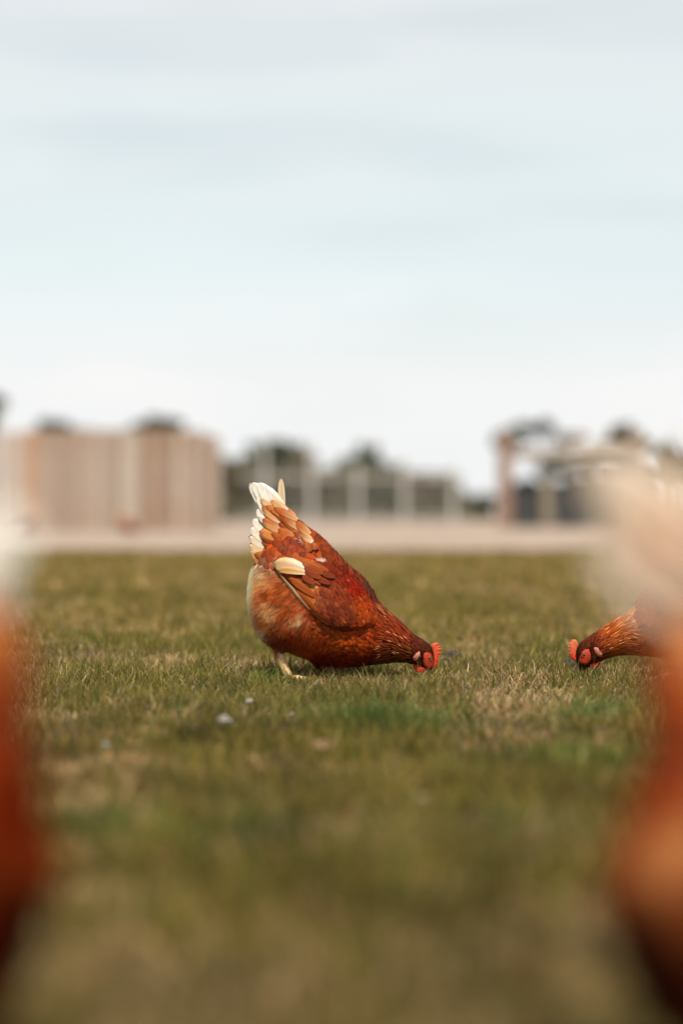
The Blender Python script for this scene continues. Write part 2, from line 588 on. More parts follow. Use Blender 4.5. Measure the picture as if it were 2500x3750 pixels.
def bvh_of(V, Q, T):
    polys = [tuple(map(int, q)) for q in Q] + [tuple(map(int, t)) for t in T]
    return BVHTree.FromPolygons([Vector(v) for v in V], polys)


def side_y(bvh, x, z, default=0.0):
    h = bvh.ray_cast(Vector((x, -1, z)), Vector((0, 1, 0)))
    return h[0].y if h[0] is not None else default


def field(points, eps=30.0, power=2.2):
    P = np.array([p[:2] for p in points], float)
    C = np.array([p[2] for p in points], float)

    def f(cx, cy):
        d2 = (cx[:, None] - P[None, :, 0]) ** 2 + (cy[:, None] - P[None, :, 1]) ** 2 + eps ** 2
        w = d2 ** (-power)
        return (w[:, :, None] * C[None]).sum(1) / w.sum(1)[:, None]
    return f


def cc(h, g=0.66):
    """seen colour to base colour"""
    c = lin(h)
    sat = (c.max() - c.min()) / (c.max() + 1e-6)
    m = c.max()
    c = 1.1 * m * (c / m) ** (1 + 0.20 * sat)          # deep, saturated pigments
    c = c * np.array([1.0, 1.0 + 0.07 * sat, 1.0 - 0.10 * sat])
    return c * g


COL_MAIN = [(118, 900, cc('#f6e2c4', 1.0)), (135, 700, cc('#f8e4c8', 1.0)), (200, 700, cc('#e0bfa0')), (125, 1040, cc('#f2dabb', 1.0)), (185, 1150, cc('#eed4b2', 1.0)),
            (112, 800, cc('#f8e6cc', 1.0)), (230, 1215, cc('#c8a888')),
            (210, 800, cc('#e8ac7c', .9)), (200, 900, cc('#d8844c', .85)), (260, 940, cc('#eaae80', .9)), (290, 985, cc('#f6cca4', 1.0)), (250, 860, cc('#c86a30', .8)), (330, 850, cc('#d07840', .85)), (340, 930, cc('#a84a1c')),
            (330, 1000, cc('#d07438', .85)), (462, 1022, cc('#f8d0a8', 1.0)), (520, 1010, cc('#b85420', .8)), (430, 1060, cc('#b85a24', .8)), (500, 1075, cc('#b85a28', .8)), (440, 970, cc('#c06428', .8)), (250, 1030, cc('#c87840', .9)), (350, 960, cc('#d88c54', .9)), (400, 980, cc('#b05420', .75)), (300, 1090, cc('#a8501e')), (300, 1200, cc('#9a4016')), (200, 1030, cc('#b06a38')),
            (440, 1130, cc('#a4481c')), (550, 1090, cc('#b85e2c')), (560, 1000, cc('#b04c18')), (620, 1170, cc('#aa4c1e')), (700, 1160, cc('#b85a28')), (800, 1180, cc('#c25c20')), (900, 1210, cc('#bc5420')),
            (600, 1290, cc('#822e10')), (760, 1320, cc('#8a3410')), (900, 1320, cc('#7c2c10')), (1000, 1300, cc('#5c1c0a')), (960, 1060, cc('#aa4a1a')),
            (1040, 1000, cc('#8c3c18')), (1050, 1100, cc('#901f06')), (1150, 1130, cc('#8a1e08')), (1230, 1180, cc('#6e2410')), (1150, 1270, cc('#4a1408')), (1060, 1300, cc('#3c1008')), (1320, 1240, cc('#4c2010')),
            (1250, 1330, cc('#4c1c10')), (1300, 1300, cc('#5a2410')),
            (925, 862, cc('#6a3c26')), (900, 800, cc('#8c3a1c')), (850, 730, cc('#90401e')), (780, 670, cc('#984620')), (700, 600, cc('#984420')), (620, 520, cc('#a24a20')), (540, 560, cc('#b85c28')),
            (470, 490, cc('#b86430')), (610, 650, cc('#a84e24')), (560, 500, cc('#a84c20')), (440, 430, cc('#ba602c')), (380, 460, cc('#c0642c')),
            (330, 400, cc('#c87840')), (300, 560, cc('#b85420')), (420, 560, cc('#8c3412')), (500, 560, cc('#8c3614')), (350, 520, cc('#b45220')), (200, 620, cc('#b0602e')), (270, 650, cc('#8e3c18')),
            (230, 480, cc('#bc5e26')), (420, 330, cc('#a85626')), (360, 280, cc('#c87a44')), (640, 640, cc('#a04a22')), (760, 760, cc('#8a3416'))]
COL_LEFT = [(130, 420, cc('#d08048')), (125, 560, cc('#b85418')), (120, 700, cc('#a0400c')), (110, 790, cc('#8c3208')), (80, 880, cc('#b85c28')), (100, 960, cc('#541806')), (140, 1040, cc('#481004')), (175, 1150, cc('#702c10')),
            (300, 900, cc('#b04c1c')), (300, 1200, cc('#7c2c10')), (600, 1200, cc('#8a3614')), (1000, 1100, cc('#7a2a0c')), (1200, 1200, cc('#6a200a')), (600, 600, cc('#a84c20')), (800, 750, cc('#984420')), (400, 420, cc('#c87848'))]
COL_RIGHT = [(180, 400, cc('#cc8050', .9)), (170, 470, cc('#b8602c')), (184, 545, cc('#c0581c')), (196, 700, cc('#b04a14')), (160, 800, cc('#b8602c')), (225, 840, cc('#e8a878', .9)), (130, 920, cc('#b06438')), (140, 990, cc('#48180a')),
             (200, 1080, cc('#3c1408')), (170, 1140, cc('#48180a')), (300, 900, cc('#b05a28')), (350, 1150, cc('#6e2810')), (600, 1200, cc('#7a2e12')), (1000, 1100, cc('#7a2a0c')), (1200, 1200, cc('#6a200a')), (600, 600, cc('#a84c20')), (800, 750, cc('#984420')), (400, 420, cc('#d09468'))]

feather_m = mat('feathers', 0.55, attr='Col', trans=0.12, spec=0.14, barbs=True, bump=(900, 0.0006))
down_m = mat('down', 0.6, attr='Col', trans=0.42, spec=0.1)
skin_m = mat('red_bare_skin', 0.42, attr='Col', trans=0.12, spec=0.4, noise=(420, 0.5, 1.25), bump=(520, 0.0016))
beak_m = mat('horn', 0.35, color=(0.33, 0.17, 0.115), noise=(120, 0.7, 1.1), spec=0.5)
eye_m = mat('eye_gloss', 0.08, attr='Col', spec=0.7)
leg_m = mat('scaly_skin', 0.55, attr='Col', noise=(260, 0.8, 1.1), bump=(420, 0.0012), spec=0.35)

TT = np.array([0, .22, .45, .68, .85, .95, 1.0])
SS = np.array([-1, -.72, -.12, .12, .72, 1.0])


def feather_block(P, T, Nn, Lg, W, col, kind='round', bvh=None, h0=-0.001, lift=0.004, curl=0.0, edge=0.62, shaft=None, basecol=None, cup=0.10, bend=None):
    """P,T,Nn (n,3); returns V, Q, C for n feathers laid from P along T"""
    n = len(P)
    B = np.cross(Nn, T)
    B /= np.linalg.norm(B, axis=1)[:, None] + 1e-9
    if kind == 'round':
        w = np.array([.55, .86, 1.0, .98, .76, .48, .10])
    elif kind == 'point':
        w = np.array([.7, 1.0, .95, .72, .40, .17, .02])
    else:                                                # long quill feather
        w = np.array([.45, .8, 1.0, .98, .74, .44, .08])
    nt_, ns_ = len(TT), len(SS)
    t = TT[None, :, None]; s = SS[None, None, :] * w[None, :, None]
    s = np.broadcast_to(s, (n, nt_, ns_))
    Lr = Lg[:, None, None]; Wr = W[:, None, None] * 0.5
    bnd = 0 if bend is None else bend[:, None, None] * (t ** 2) * Lr
    V = P[:, None, None, :] + T[:, None, None, :] * (t * Lr)[..., None] + B[:, None, None, :] * (s * Wr + bnd)[..., None]
    hgt = h0 + lift * np.broadcast_to(t, (n, nt_, ns_)) * 1.0 - cup * Wr * (SS[None, None, :] ** 2) * 1.0 * np.broadcast_to(t, (n, nt_, ns_))
    hgt = hgt + curl * (t ** 2) * Lr
    if bvh is not None:
        Vf = V.reshape(-1, 3); hf = hgt.reshape(-1)
        O = np.empty_like(Vf)
        fn = bvh.find_nearest
        for k in range(len(Vf)):
            q, nn, _, _ = fn(Vf[k])
            hk = hf[k]
            O[k] = (q[0] + nn[0] * hk, q[1] + nn[1] * hk, q[2] + nn[2] * hk)
        V = O.reshape(n, nt_, ns_, 3)
    else:
        V = V + Nn[:, None, None, :] * hgt[..., None]
    C = np.repeat(np.repeat(col[:, None, None, :], nt_, 1), ns_, 2).copy()
    if basecol is not None:
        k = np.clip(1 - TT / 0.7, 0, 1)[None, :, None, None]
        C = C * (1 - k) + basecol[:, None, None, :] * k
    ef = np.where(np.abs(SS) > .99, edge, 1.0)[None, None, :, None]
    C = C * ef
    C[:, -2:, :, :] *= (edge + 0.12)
    if shaft is not None:
        m = (np.abs(SS) < .2)
        C[:, :, m, :] = C[:, :, m, :] * (1 - shaft[1]) + np.asarray(shaft[0]) * shaft[1]
    i, j = np.meshgrid(np.arange(ns_ - 1), np.arange(nt_ - 1))
    a = (j * ns_ + i).ravel()
    q = np.stack([a, a + 1, a + ns_ + 1, a + ns_], 1)
    Q = (np.arange(n)[:, None, None] * (nt_ * ns_) + q[None]).reshape(-1, 4)
    barb = (np.broadcast_to(t, (n, nt_, ns_)) * Lr - np.abs(s) * Wr * 0.8) / 0.0010 + 50 * np.arange(n)[:, None, None] + np.sign(SS)[None, None, :] * 0.0 + 100
    return V.reshape(-1, 3), Q, np.concatenate([np.clip(C.reshape(-1, 3), 0, 0.95), barb.reshape(-1, 1)], 1)


def strands(P, T, Nn, Lg, W, col, droop=0.15):
    """fine down: three sided-looking slivers"""
    n = len(P)
    B = np.cross(Nn, T); B /= np.linalg.norm(B, axis=1)[:, None] + 1e-9
    a = rng.uniform(-1, 1, (n, 1))
    B = B + Nn * a * 0.8
    rows = []
    for t, w in ((0, .9), (.5, 1.0)):
        c = P + T * (Lg * t)[:, None] + Nn * (Lg * 0.20 * t)[:, None] + np.array([0, 0, -1]) * (droop * Lg * t * t)[:, None]
        rows += [c - B * (W * w / 2)[:, None], c + B * (W * w / 2)[:, None]]
    rows.append(P + T * Lg[:, None] + Nn * (Lg * 0.30)[:, None] + np.array([0, 0, -1]) * (droop * Lg)[:, None])
    V = np.stack(rows, 1).reshape(-1, 3)
    o = np.arange(n)[:, None] * 5
    return V, o + [0, 1, 3, 2], o + [2, 3, 4], np.repeat(col, 5, axis=0)


def sample_surface(V, Q, T, n, seed):
    r = np.random.default_rng(seed)
    tri = np.concatenate([Q[:, [0, 1, 2]], Q[:, [0, 2, 3]], T]) if len(Q) else T
    A, B, C = V[tri[:, 0]], V[tri[:, 1]], V[tri[:, 2]]
    nr = np.cross(B - A, C - A)
    ar = np.linalg.norm(nr, axis=1)
    k = r.choice(len(tri), n, p=ar / ar.sum())
    u, v = r.uniform(0, 1, n), r.uniform(0, 1, n)
    sw = u + v > 1
    u[sw], v[sw] = 1 - u[sw], 1 - v[sw]
    P = A[k] + (B[k] - A[k]) * u[:, None] + (C[k] - A[k]) * v[:, None]
    return P, nr[k] / (ar[k][:, None] + 1e-12)


def thin(P, rad):
    """variable radius dart throwing, returns kept indices"""
    cell = 0.012
    grid = {}
    keep = []
    for i in range(len(P)):
        p = P[i]; r = rad[i]
        cxyz = (int(p[0] // cell), int(p[1] // cell), int(p[2] // cell))
        m = int(r // cell) + 1
        ok = True
        for a in range(-m, m + 1):
            for b in range(-m, m + 1):
                for c in range(-m, m + 1):
                    for j in grid.get((cxyz[0] + a, cxyz[1] + b, cxyz[2] + c), ()):
                        q = P[j]
                        if (p[0] - q[0]) ** 2 + (p[1] - q[1]) ** 2 + (p[2] - q[2]) ** 2 < r * r:
                            ok = False
                            break
                    if not ok: break
                if not ok: break
            if not ok: break
        if ok:
            grid.setdefault(cxyz, []).append(i)
            keep.append(i)
    return np.array(keep, int)


def to_trace(x, z):
    return x * K * S0 + HX, ((H - z) * S0 + HY - 1700) * K


class Acc:
    def __init__(s): s.V, s.Q, s.T, s.C, s.n = [], [], [], [], 0

    def add(s, V, Q=None, T=None, C=None):
        s.V.append(V)
        if Q is not None and len(Q): s.Q.append(np.asarray(Q) + s.n)
        if T is not None and len(T): s.T.append(np.asarray(T) + s.n)
        C = np.broadcast_to(C, (len(V), np.shape(C)[-1]))
        if C.shape[1] == 3: C = np.concatenate([C, np.zeros((len(C), 1))], 1)
        s.C.append(C); s.n += len(V)

    def build(s, name, m, parent, smooth=True):
        F_ = []
        if s.Q: F_.append(np.concatenate(s.Q))
        if s.T: F_.append(np.concatenate(s.T))
        C = np.concatenate(s.C)
        return np_mesh(name, np.concatenate(s.V), F_, m, C[:, :3], parent=parent, smooth=smooth, alpha=C[:, 3])


def in_poly(px, py, poly):
    poly = np.asarray(poly, float)
    ins = np.zeros(len(px), bool)
    j = len(poly) - 1
    for i in range(len(poly)):
        xi, yi = poly[i]; xj, yj = poly[j]
        c = ((yi > py) != (yj > py)) & (px < (xj - xi) * (py - yi) / (yj - yi + 1e-12) + xi)
        ins ^= c
        j = i
    return ins


def edge_dist(px, py, poly):
    poly = np.asarray(poly, float)
    best = np.full(len(px), 1e9)
    for i in range(len(poly)):
        a = poly[i]; b = poly[(i + 1) % len(poly)]
        ab = b - a
        t = np.clip(((px - a[0]) * ab[0] + (py - a[1]) * ab[1]) / (ab @ ab + 1e-12), 0, 1)
        best = np.minimum(best, np.hypot(px - a[0] - t * ab[0], py - a[1] - t * ab[1]))
    return best


def plate(poly, step):
    """triangulated outline (metres, 2D) with inner points: pts, tris, distance to the edge"""
    poly = np.asarray(poly, float)
    dense = []
    for i in range(len(poly)):
        a, b = poly[i], poly[(i + 1) % len(poly)]
        m = max(1, int(np.hypot(*(b - a)) / step))
        for k in range(m): dense.append(a + (b - a) * k / m)
    dense = np.array(dense)
    lo, hi = poly.min(0), poly.max(0)
    gx, gy = np.meshgrid(np.arange(lo[0], hi[0], step), np.arange(lo[1], hi[1], step))
    gx = gx.ravel() + step * 0.13; gy = gy.ravel() + step * 0.21
    m = in_poly(gx, gy, dense) & (edge_dist(gx, gy, dense) > step * 0.55)
    pts = np.concatenate([dense, np.stack([gx[m], gy[m]], 1)])
    nb = len(dense)
    res = delaunay_2d_cdt([Vector(p) for p in pts], [], [list(range(nb))], 1, 1e-7)
    P = np.array([tuple(v) for v in res[0]])
    Tt = np.array([f for f in res[2] if len(f) == 3])
    return P, Tt, edge_dist(P[:, 0], P[:, 1], dense)


def solid_plate(poly, step, half, round_r, yc=0.0, tilt=0.0):
    """both faces of a lens thick plate, in x-z, centred on y = yc"""
    P, T, d = plate(poly, step)
    t = half * np.sqrt(np.clip(1 - (1 - np.clip(d / round_r, 0, 1)) ** 2, 0, 1))
    zt = (P[:, 1].max() - P[:, 1]) * tilt
    A = np.stack([P[:, 0], yc + zt - t - 0.0002, P[:, 1]], 1)
    B = np.stack([P[:, 0], yc + zt + t + 0.0002, P[:, 1]], 1)
    n = len(P)
    return np.concatenate([A, B]), np.concatenate([T, T[:, ::-1] + n]), np.concatenate([d, d])


def trm(pts): return [tr(*p) for p in pts]


FACE_MAIN = dict(
    comb=[c3(p) for p in [(1165, 850), (1175, 815), (1205, 797), (1245, 793), (1292, 808), (1256, 843), (1324, 832), (1276, 873), (1334, 881), (1282, 922),
                          (1326, 928), (1280, 975), (1272, 1060), (1247, 1130), (1212, 1182), (1176, 1165), (1188, 1060), (1190, 960), (1180, 890)]],
    face=[c3(p) for p in [(1062, 940), (1100, 926), (1150, 938), (1184, 985), (1196, 1060), (1190, 1130), (1150, 1165), (1095, 1150), (1060, 1110), (1046, 1040), (1050, 980)]],
    eye=c3((1135, 1008)),
    lobe=[c3(p) for p in [(905, 990), (945, 940), (1000, 905), (1024, 925), (1010, 985), (975, 1030), (930, 1052), (906, 1030)]],
    tuft=c3((1040, 960)),
    wattle=[c3(p) for p in [(905, 1135), (925, 1105), (975, 1105), (1040, 1120), (1105, 1150), (1095, 1185), (1050, 1212), (1000, 1226), (960, 1208), (925, 1175)]],
    beak=[c3((1150, 1130)), c3((1172, 1185)), c3((1190, 1250))], beak_r=(0.0085, 0.0062, 0.0012),
    lower=[c3((1120, 1150)), c3((1140, 1195)), c3((1165, 1232))])
FACE_SECOND = dict(
    comb=[c4(p) for p in [(368, 800), (358, 760), (335, 735), (300, 734), (276, 740), (290, 757), (254, 764), (276, 780), (240, 790), (272, 805), (236, 820), (272, 834), (240, 858), (272, 868),
                          (262, 885), (272, 925), (300, 965), (352, 1006), (378, 985), (362, 930), (352, 870)]],
    face=[c4(p) for p in [(398, 872), (430, 842), (472, 838), (492, 880), (500, 950), (478, 1000), (430, 1018), (385, 1000), (372, 950)]],
    eye=c4((420, 906)),
    lobe=[c4(p) for p in [(520, 812), (575, 820), (602, 860), (632, 900), (612, 928), (575, 915), (548, 890), (530, 850)]],
    tuft=c4((505, 850)),
    wattle=[c4(p) for p in [(470, 1020), (495, 1000), (540, 970), (595, 945), (612, 975), (614, 1015), (590, 1045), (550, 1055), (500, 1045)]],
    beak=[c4((408, 995)), c4((398, 1050)), c4((390, 1102))], beak_r=(0.0085, 0.0062, 0.0012),
    lower=[c4((440, 1010)), c4((432, 1060)), c4((425, 1118))])

WING = [(985, 1010), (955, 1075), (880, 1098), (790, 1112), (700, 1106), (625, 1062), (555, 1005), (495, 945), (420, 855), (350, 760), (300, 690), (292, 655), (330, 628),
        (440, 622), (560, 650), (690, 672), (770, 702), (840, 765), (905, 838), (960, 925)]


def make_hen(name, stations, face, colors, seed, detail=1.0, pitch=0.0, pivot=None, raise_z=0.0, pale_tail=1.0, tail_max=999, tail_fn=None, legs=None, toe_dir=1.0, thigh=1.0):
    rs = np.random.default_rng(seed)
    root = empty(name, (0, 0, 0))
    V, Q, T, mids = body_surface(stations)
    bvh = bvh_of(V, Q, T)
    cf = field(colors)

    def flow(P):
        cx, cy = to_trace(P[:, 0], P[:, 2])
        # along the body axis, head to tail
        d = ((P[:, None, [0, 2]] - mids[None]) ** 2).sum(2)
        k = np.clip(d.argmin(1), 1, len(mids) - 2)
        ax = mids[k - 1] - mids[k + 1]
        ax /= np.linalg.norm(ax, axis=1)[:, None] + 1e-9
        # rear: fanning out from the middle of the back
        rc = np.array(tr(760, 800))
        rad = P[:, [0, 2]] - rc
        rad /= np.linalg.norm(rad, axis=1)[:, None] + 1e-9
        w = np.clip((820 - cx) / 160, 0, 1)[:, None]
        br = np.clip((cx - 600) / 100, 0, 1) * np.clip((1090 - cx) / 80, 0, 1) * np.clip((cy - 1060) / 60, 0, 1)
        f2 = ax * (1 - w) + rad * w
        f2 = f2 * (1 - br[:, None]) + np.array([-1, -0.12]) * br[:, None]
        f2 /= np.linalg.norm(f2, axis=1)[:, None] + 1e-9
        return np.stack([f2[:, 0], np.zeros(len(P)), f2[:, 1]], 1), cx, cy

    def tangent(Td, Nn, jit=0.12):
        Td = Td + rs.normal(0, jit, Td.shape)
        Td = Td - Nn * (Td * Nn).sum(1)[:, None]
        return Td / (np.linalg.norm(Td, axis=1)[:, None] + 1e-9)

    acc = Acc()
    cxv, cyv = to_trace(V[:, 0], V[:, 2])
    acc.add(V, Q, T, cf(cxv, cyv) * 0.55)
    # ---- contour feathers
    P, Nn = sample_surface(V, Q, T, int(26000 * detail), seed)
    Fd, cx, cy = flow(P)
    # size fields in trace units: small on neck, large on the saddle
    fluff = ((cx < 520) & (cy > 690 + 0.42 * (cx - 150))) | ((cx < 560) & (cy > 1150)) | ((cx < 640) & (cy > 1240))
    neckk = cx > 1000 + 0.1 * (1100 - cy)
    headk = (cx > 1205) & (cy > 1120)
    size = np.where(neckk, 0.022, 0.026)
    size = np.where(headk, 0.007, size)
    size = np.where((cx < 700) & (cy < 700), 0.036, size)
    size = np.where((cx >= 700) & (cy < 760) & ~neckk, 0.030, size)
    size = np.where((cx > 640) & (cx < 1010) & (cy > 1080), 0.021, size)
    in_face = in_poly(cx, cy, np.array(face['face'])) | in_poly(cx, cy, np.array(face['lobe']))
    rad = np.where(headk, 0.0026, np.where(neckk, 0.0048, size * 0.30)) / math.sqrt(max(detail, 0.3))
    saddle = (cy < 0.95 * cx + 30) & (cy < 930) & ~neckk & (cx > 520)
    rad = np.where(saddle, rad * 0.85, rad)
    ok = ~fluff & ~in_face & (cx < 1345)
    idx = np.nonzero(ok)[0]
    idx = idx[thin(P[idx], rad[idx])]
    P_, N_, F_, cx_, cy_, sz = P[idx], Nn[idx], Fd[idx], cx[idx], cy[idx], size[idx]
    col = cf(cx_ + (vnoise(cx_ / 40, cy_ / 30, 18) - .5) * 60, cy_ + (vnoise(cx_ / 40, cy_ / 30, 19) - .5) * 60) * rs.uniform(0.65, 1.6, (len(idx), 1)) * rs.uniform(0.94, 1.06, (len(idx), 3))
    nk, hk = neckk[idx] & ~headk[idx], headk[idx]
    for m, kind, wr, kw in ((~nk & ~hk, 'round', 0.60, dict(lift=0.0040, h0=-0.0008, edge=0.55)),
                            (~nk & ~hk & False, 'round', .5, dict()),
                            (nk, 'point', 0.30, dict(lift=0.0036, h0=-0.0006, edge=0.72, shaft=(cc('#e08a50'), 0.42))),
                            (hk, 'point', 0.5, dict(lift=0.0014, h0=-0.0003, edge=0.8, shaft=(cc('#b07048'), 0.35)))):
        if not m.any(): continue
        Lg = sz[m] * rs.uniform(0.85, 1.15, m.sum())
        bc = None
        if kind == 'round':
            bc = col[m] * 1.25
            sd = saddle[idx][m]
            Lg = np.where(sd, Lg * 1.25, Lg)
            wr = np.where(sd, wr * 0.72, wr)
            kw = dict(kw, lift=np.where(sd, 0.0075, 0.0042)[:, None, None])
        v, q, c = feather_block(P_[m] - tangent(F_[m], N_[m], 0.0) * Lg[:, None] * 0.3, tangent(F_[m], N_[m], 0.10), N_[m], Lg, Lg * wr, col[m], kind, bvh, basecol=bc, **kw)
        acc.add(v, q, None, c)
    # pale pointed tips scattered on the hackle
    m = nk & (rs.uniform(0, 1, len(idx)) < 0.17) & (cy_ < 1290)
    if m.any():
        Lg = np.full(m.sum(), 0.013) * rs.uniform(0.5, 1.3, m.sum())
        tdir = tangent(F_[m], N_[m], 0.05)
        v, q, c = feather_block(P_[m] + tdir * 0.008, tdir, N_[m], Lg, np.full(m.sum(), 0.0015), np.tile(cc('#ffa878', 1.0), (m.sum(), 1)), 'point', bvh, h0=0.0034, lift=0.0012, edge=1.0)
        acc.add(v, q, None, c)
    # ---- down on the rear, belly and thigh
    idx = np.nonzero(fluff)[0]
    big = idx[thin(P[idx], np.full(len(idx), 0.0075))]
    tdir = tangent(Fd[big] + np.array([0, 0, -0.25]), Nn[big], 0.15)
    colb = cf(cx[big], cy[big]) * rs.uniform(0.8, 1.2, (len(big), 1))
    v, q, c = feather_block(P[big] - tdir * 0.006, tdir, Nn[big], np.full(len(big), 0.026), np.full(len(big), 0.016), colb, 'round', bvh, h0=-0.0008, lift=0.004, edge=0.85, basecol=colb * 1.15)
    acc.add(v, q, None, c)
    ns = int(42000 * detail)
    Ps, Ns_ = sample_surface(V, Q, T, ns * 3, seed + 5)
    Fs, sx, sy = flow(Ps)
    wfl = np.clip((560 - sx) / 90, 0, 1) * np.clip((sy - (660 + 0.4 * (sx - 150))) / 60, 0, 1)
    wfl = np.maximum(wfl, np.clip((700 - sx) / 140, 0, 1) * np.clip((sy - 1130) / 60, 0, 1))
    wfl = np.maximum(wfl, 0.25 * np.clip((860 - sx) / 140, 0, 1) * np.clip((sy - 1270) / 60, 0, 1))
    k = np.nonzero(rs.uniform(0, 1, len(Ps)) < wfl)[0][:ns]
    Td = tangent(Fs[k] + np.array([0, 0, -0.3]), Ns_[k], 0.22)
    mo = (vnoise(sx[k] / 26, sy[k] / 14, 8) - .5) * 80; mo2 = (vnoise(sx[k] / 24, sy[k] / 16, 9) - .5) * 70
    ed_ = np.clip((sx[k] - 150) / 60, 0, 1)
    cl = cf(sx[k] + mo * ed_ + rs.normal(0, 9, len(k)), sy[k] + mo2 * ed_ + rs.normal(0, 9, len(k))) * rs.uniform(0.85, 1.6, (len(k), 1)) * (1 + ed_ * 1.1 * (vnoise(sx[k] / 30, sy[k] / 13, 31) - .5))[:, None]
    v, q, t, c = strands(Ps[k] + Ns_[k] * 0.002, Td, Ns_[k], rs.uniform(0.009, 0.021, len(k)), np.full(len(k), 0.0006), np.clip(cl, 0, .9))
    dn = Acc()
    dn.add(v, q, t, c)
    # tufts of white down showing between the saddle feathers
    if colors is COL_MAIN:
        for cx_t, cy_t, rx_t, ry_t, n_t in ((482, 500, 17, 22, 150), (606, 654, 24, 8, 110), (905, 850, 22, 14, 50)):
            for side in (-1, 1):
                px_ = cx_t + rs.normal(0, .5, n_t) * rx_t; py_ = cy_t + rs.normal(0, .5, n_t) * ry_t
                for a_, b_ in zip(px_, py_):
                    x_, z_ = tr(a_, b_)
                    h_ = bvh.ray_cast(Vector((x_, side, z_)), Vector((0, -side, 0)))
                    if h_[0] is None: continue
                    nn_ = np.array(h_[1])
                    td_ = tangent(np.array([[-.7, 0, .6]]), nn_[None], .35)
                    v, q, t, c = strands(np.array(h_[0])[None] + nn_ * .0025, td_, nn_[None] * .4, rs.uniform(.007, .012, 1), np.array([.0009]), (np.array([.86, .72, .58]) if cx_t < 900 else np.array([.26, .19, .15]))[None] * rs.uniform(.8, 1.05))
                    dn.add(v, q, t, c)
    objs = [acc.build('body', feather_m, root), dn.build('down', down_m, root)]

    # ---- wings
    wm = np.array(trm(WING))
    Pw, Tw, dw = plate(wm, 0.008)
    ang = 0
    for side in (-1, 1):
        yb = np.array([-side_y(bvh, p[0], p[1], 0.0) for p in Pw])     # half width of the body there
        bulge = 0.0105 * np.clip((1010 - to_trace(Pw[:, 0], Pw[:, 1])[0]) / 130, 0.05, 1) * np.sqrt(np.clip(1 - (1 - np.clip(dw / 0.022, 0, 1)) ** 2, 0, 1))
        cxw, cyw = to_trace(Pw[:, 0], Pw[:, 1])
        bot = np.clip((cyw - 900) / 200, 0, 1)
        yw = yb + 0.0015 + bulge * (0.9 + 0.2 * bot) + 0.004 * bot
        Vw = np.stack([Pw[:, 0], side * yw, Pw[:, 1]], 1)
        Tri = Tw if side > 0 else Tw[:, ::-1]
        # orient outwards
        nrm = np.cross(Vw[Tri[:, 1]] - Vw[Tri[:, 0]], Vw[Tri[:, 2]] - Vw[Tri[:, 0]]).sum(0)
        if nrm[1] * side < 0: Tri = Tri[:, ::-1]
        wb = BVHTree.FromPolygons([Vector(v) for v in Vw], [tuple(map(int, t)) for t in Tri])
        wc = field([(940, 900, cc('#c04a14')), (860, 840, cc('#a4280c')), (800, 760, cc('#8a2c10')), (830, 800, cc('#98280e')), (900, 960, cc('#c85a20')), (930, 1040, cc('#c05a24')), (800, 1000, cc('#8a3e20')), (700, 980, cc('#84391e')),
                    (740, 880, cc('#8e401e')), (640, 860, cc('#9a4826')), (560, 800, cc('#e29a62')), (600, 720, cc('#8c3a1e')), (520, 760, cc('#8a3a1c')), (430, 800, cc('#b05a2c')), (400, 740, cc('#a04a20')),
                    (560, 920, cc('#c8743e')), (600, 980, cc('#8a4428')), (700, 1060, cc('#7a3a22')), (680, 720, cc('#80301a')), (520, 680, cc('#b8602c')), (450, 640, cc('#c0683a')), (700, 742, cc('#80301a')), (640, 760, cc('#8a3a1e'))], 22)
        ac = Acc()
        ac.add(Vw, None, Tri, wc(cxw, cyw) * 0.5)
        P, Nn = sample_surface(Vw, np.zeros((0, 4), int), Tri, int(9000 * detail), seed + 11 + side)
        cx, cy = to_trace(P[:, 0], P[:, 2])
        # coverts small at the shoulder, long towards the tip
        u = np.clip((960 - cx) / 500, 0, 1)
        sz = 0.0095 + 0.015 * u
        k = thin(P, (0.0041 + 0.0048 * u) / math.sqrt(max(detail, .3)))
        P, Nn, cx, cy, sz, u = P[k], Nn[k], cx[k], cy[k], sz[k], u[k]
        an = R(158) - 0.30 * np.clip((cy - 900) / 200, -1, 1)      # tips aim back and up
        Fd = np.stack([np.cos(an), np.zeros(len(P)), np.sin(an) * 0.95], 1)
        td = tangent(Fd, Nn, 0.07)
        Lg = sz * rs.uniform(0.9, 1.15, len(P))
        cl = wc(cx, cy) * rs.uniform(0.75, 1.5, (len(P), 1))
        cl = np.where(rs.uniform(0, 1, (len(P), 1)) < 0.06, cl * 1.5 + np.array([.06, .03, .012]), cl)
        v, q, c = feather_block(P - td * (Lg * 0.35)[:, None], td, Nn, Lg, Lg * (0.72 - 0.16 * u), cl, 'round', wb, h0=0.0001, lift=rs.uniform(0.002, 0.0048, len(P))[:, None, None], edge=0.5, basecol=cl * 1.2)
        ac.add(v, q, None, c)
        # quills: (base, tip, width m, height above the wing, colour at base, at tip)
        quills = [((500, 945), (310, 715), .012, .0045, '#d88a54', '#f0c79a'), ((520, 975), (335, 735), .010, .0052, '#f0c090', '#f6d9b4'),
                  ((650, 1074), (540, 990), .004, .0040, '#e8c8a8', '#c07848'),
                  ((690, 1095), (520, 965), .014, .0030, '#6e3018', '#8a4426'), ((590, 990), (430, 840), .014, .0030, '#9c4c22', '#b05a2a'),
                  ((560, 880), (395, 760), .015, .0050, '#a4501f', '#b86228'), ((600, 800), (440, 700), .015, .0060, '#a4501f', '#b05522'),
                  ((500, 708), (296, 664), .030, .0085, '#fff4e4', '#f3cfa4'), ((515, 732), (322, 706), .015, .0095, '#f8d8b0', '#f0b884'), ((560, 700), (410, 618), .022, .0060, '#c06a34', '#bc6430'),
                  ((650, 720), (500, 660), .022, .0055, '#a85424', '#ae5a2a')]
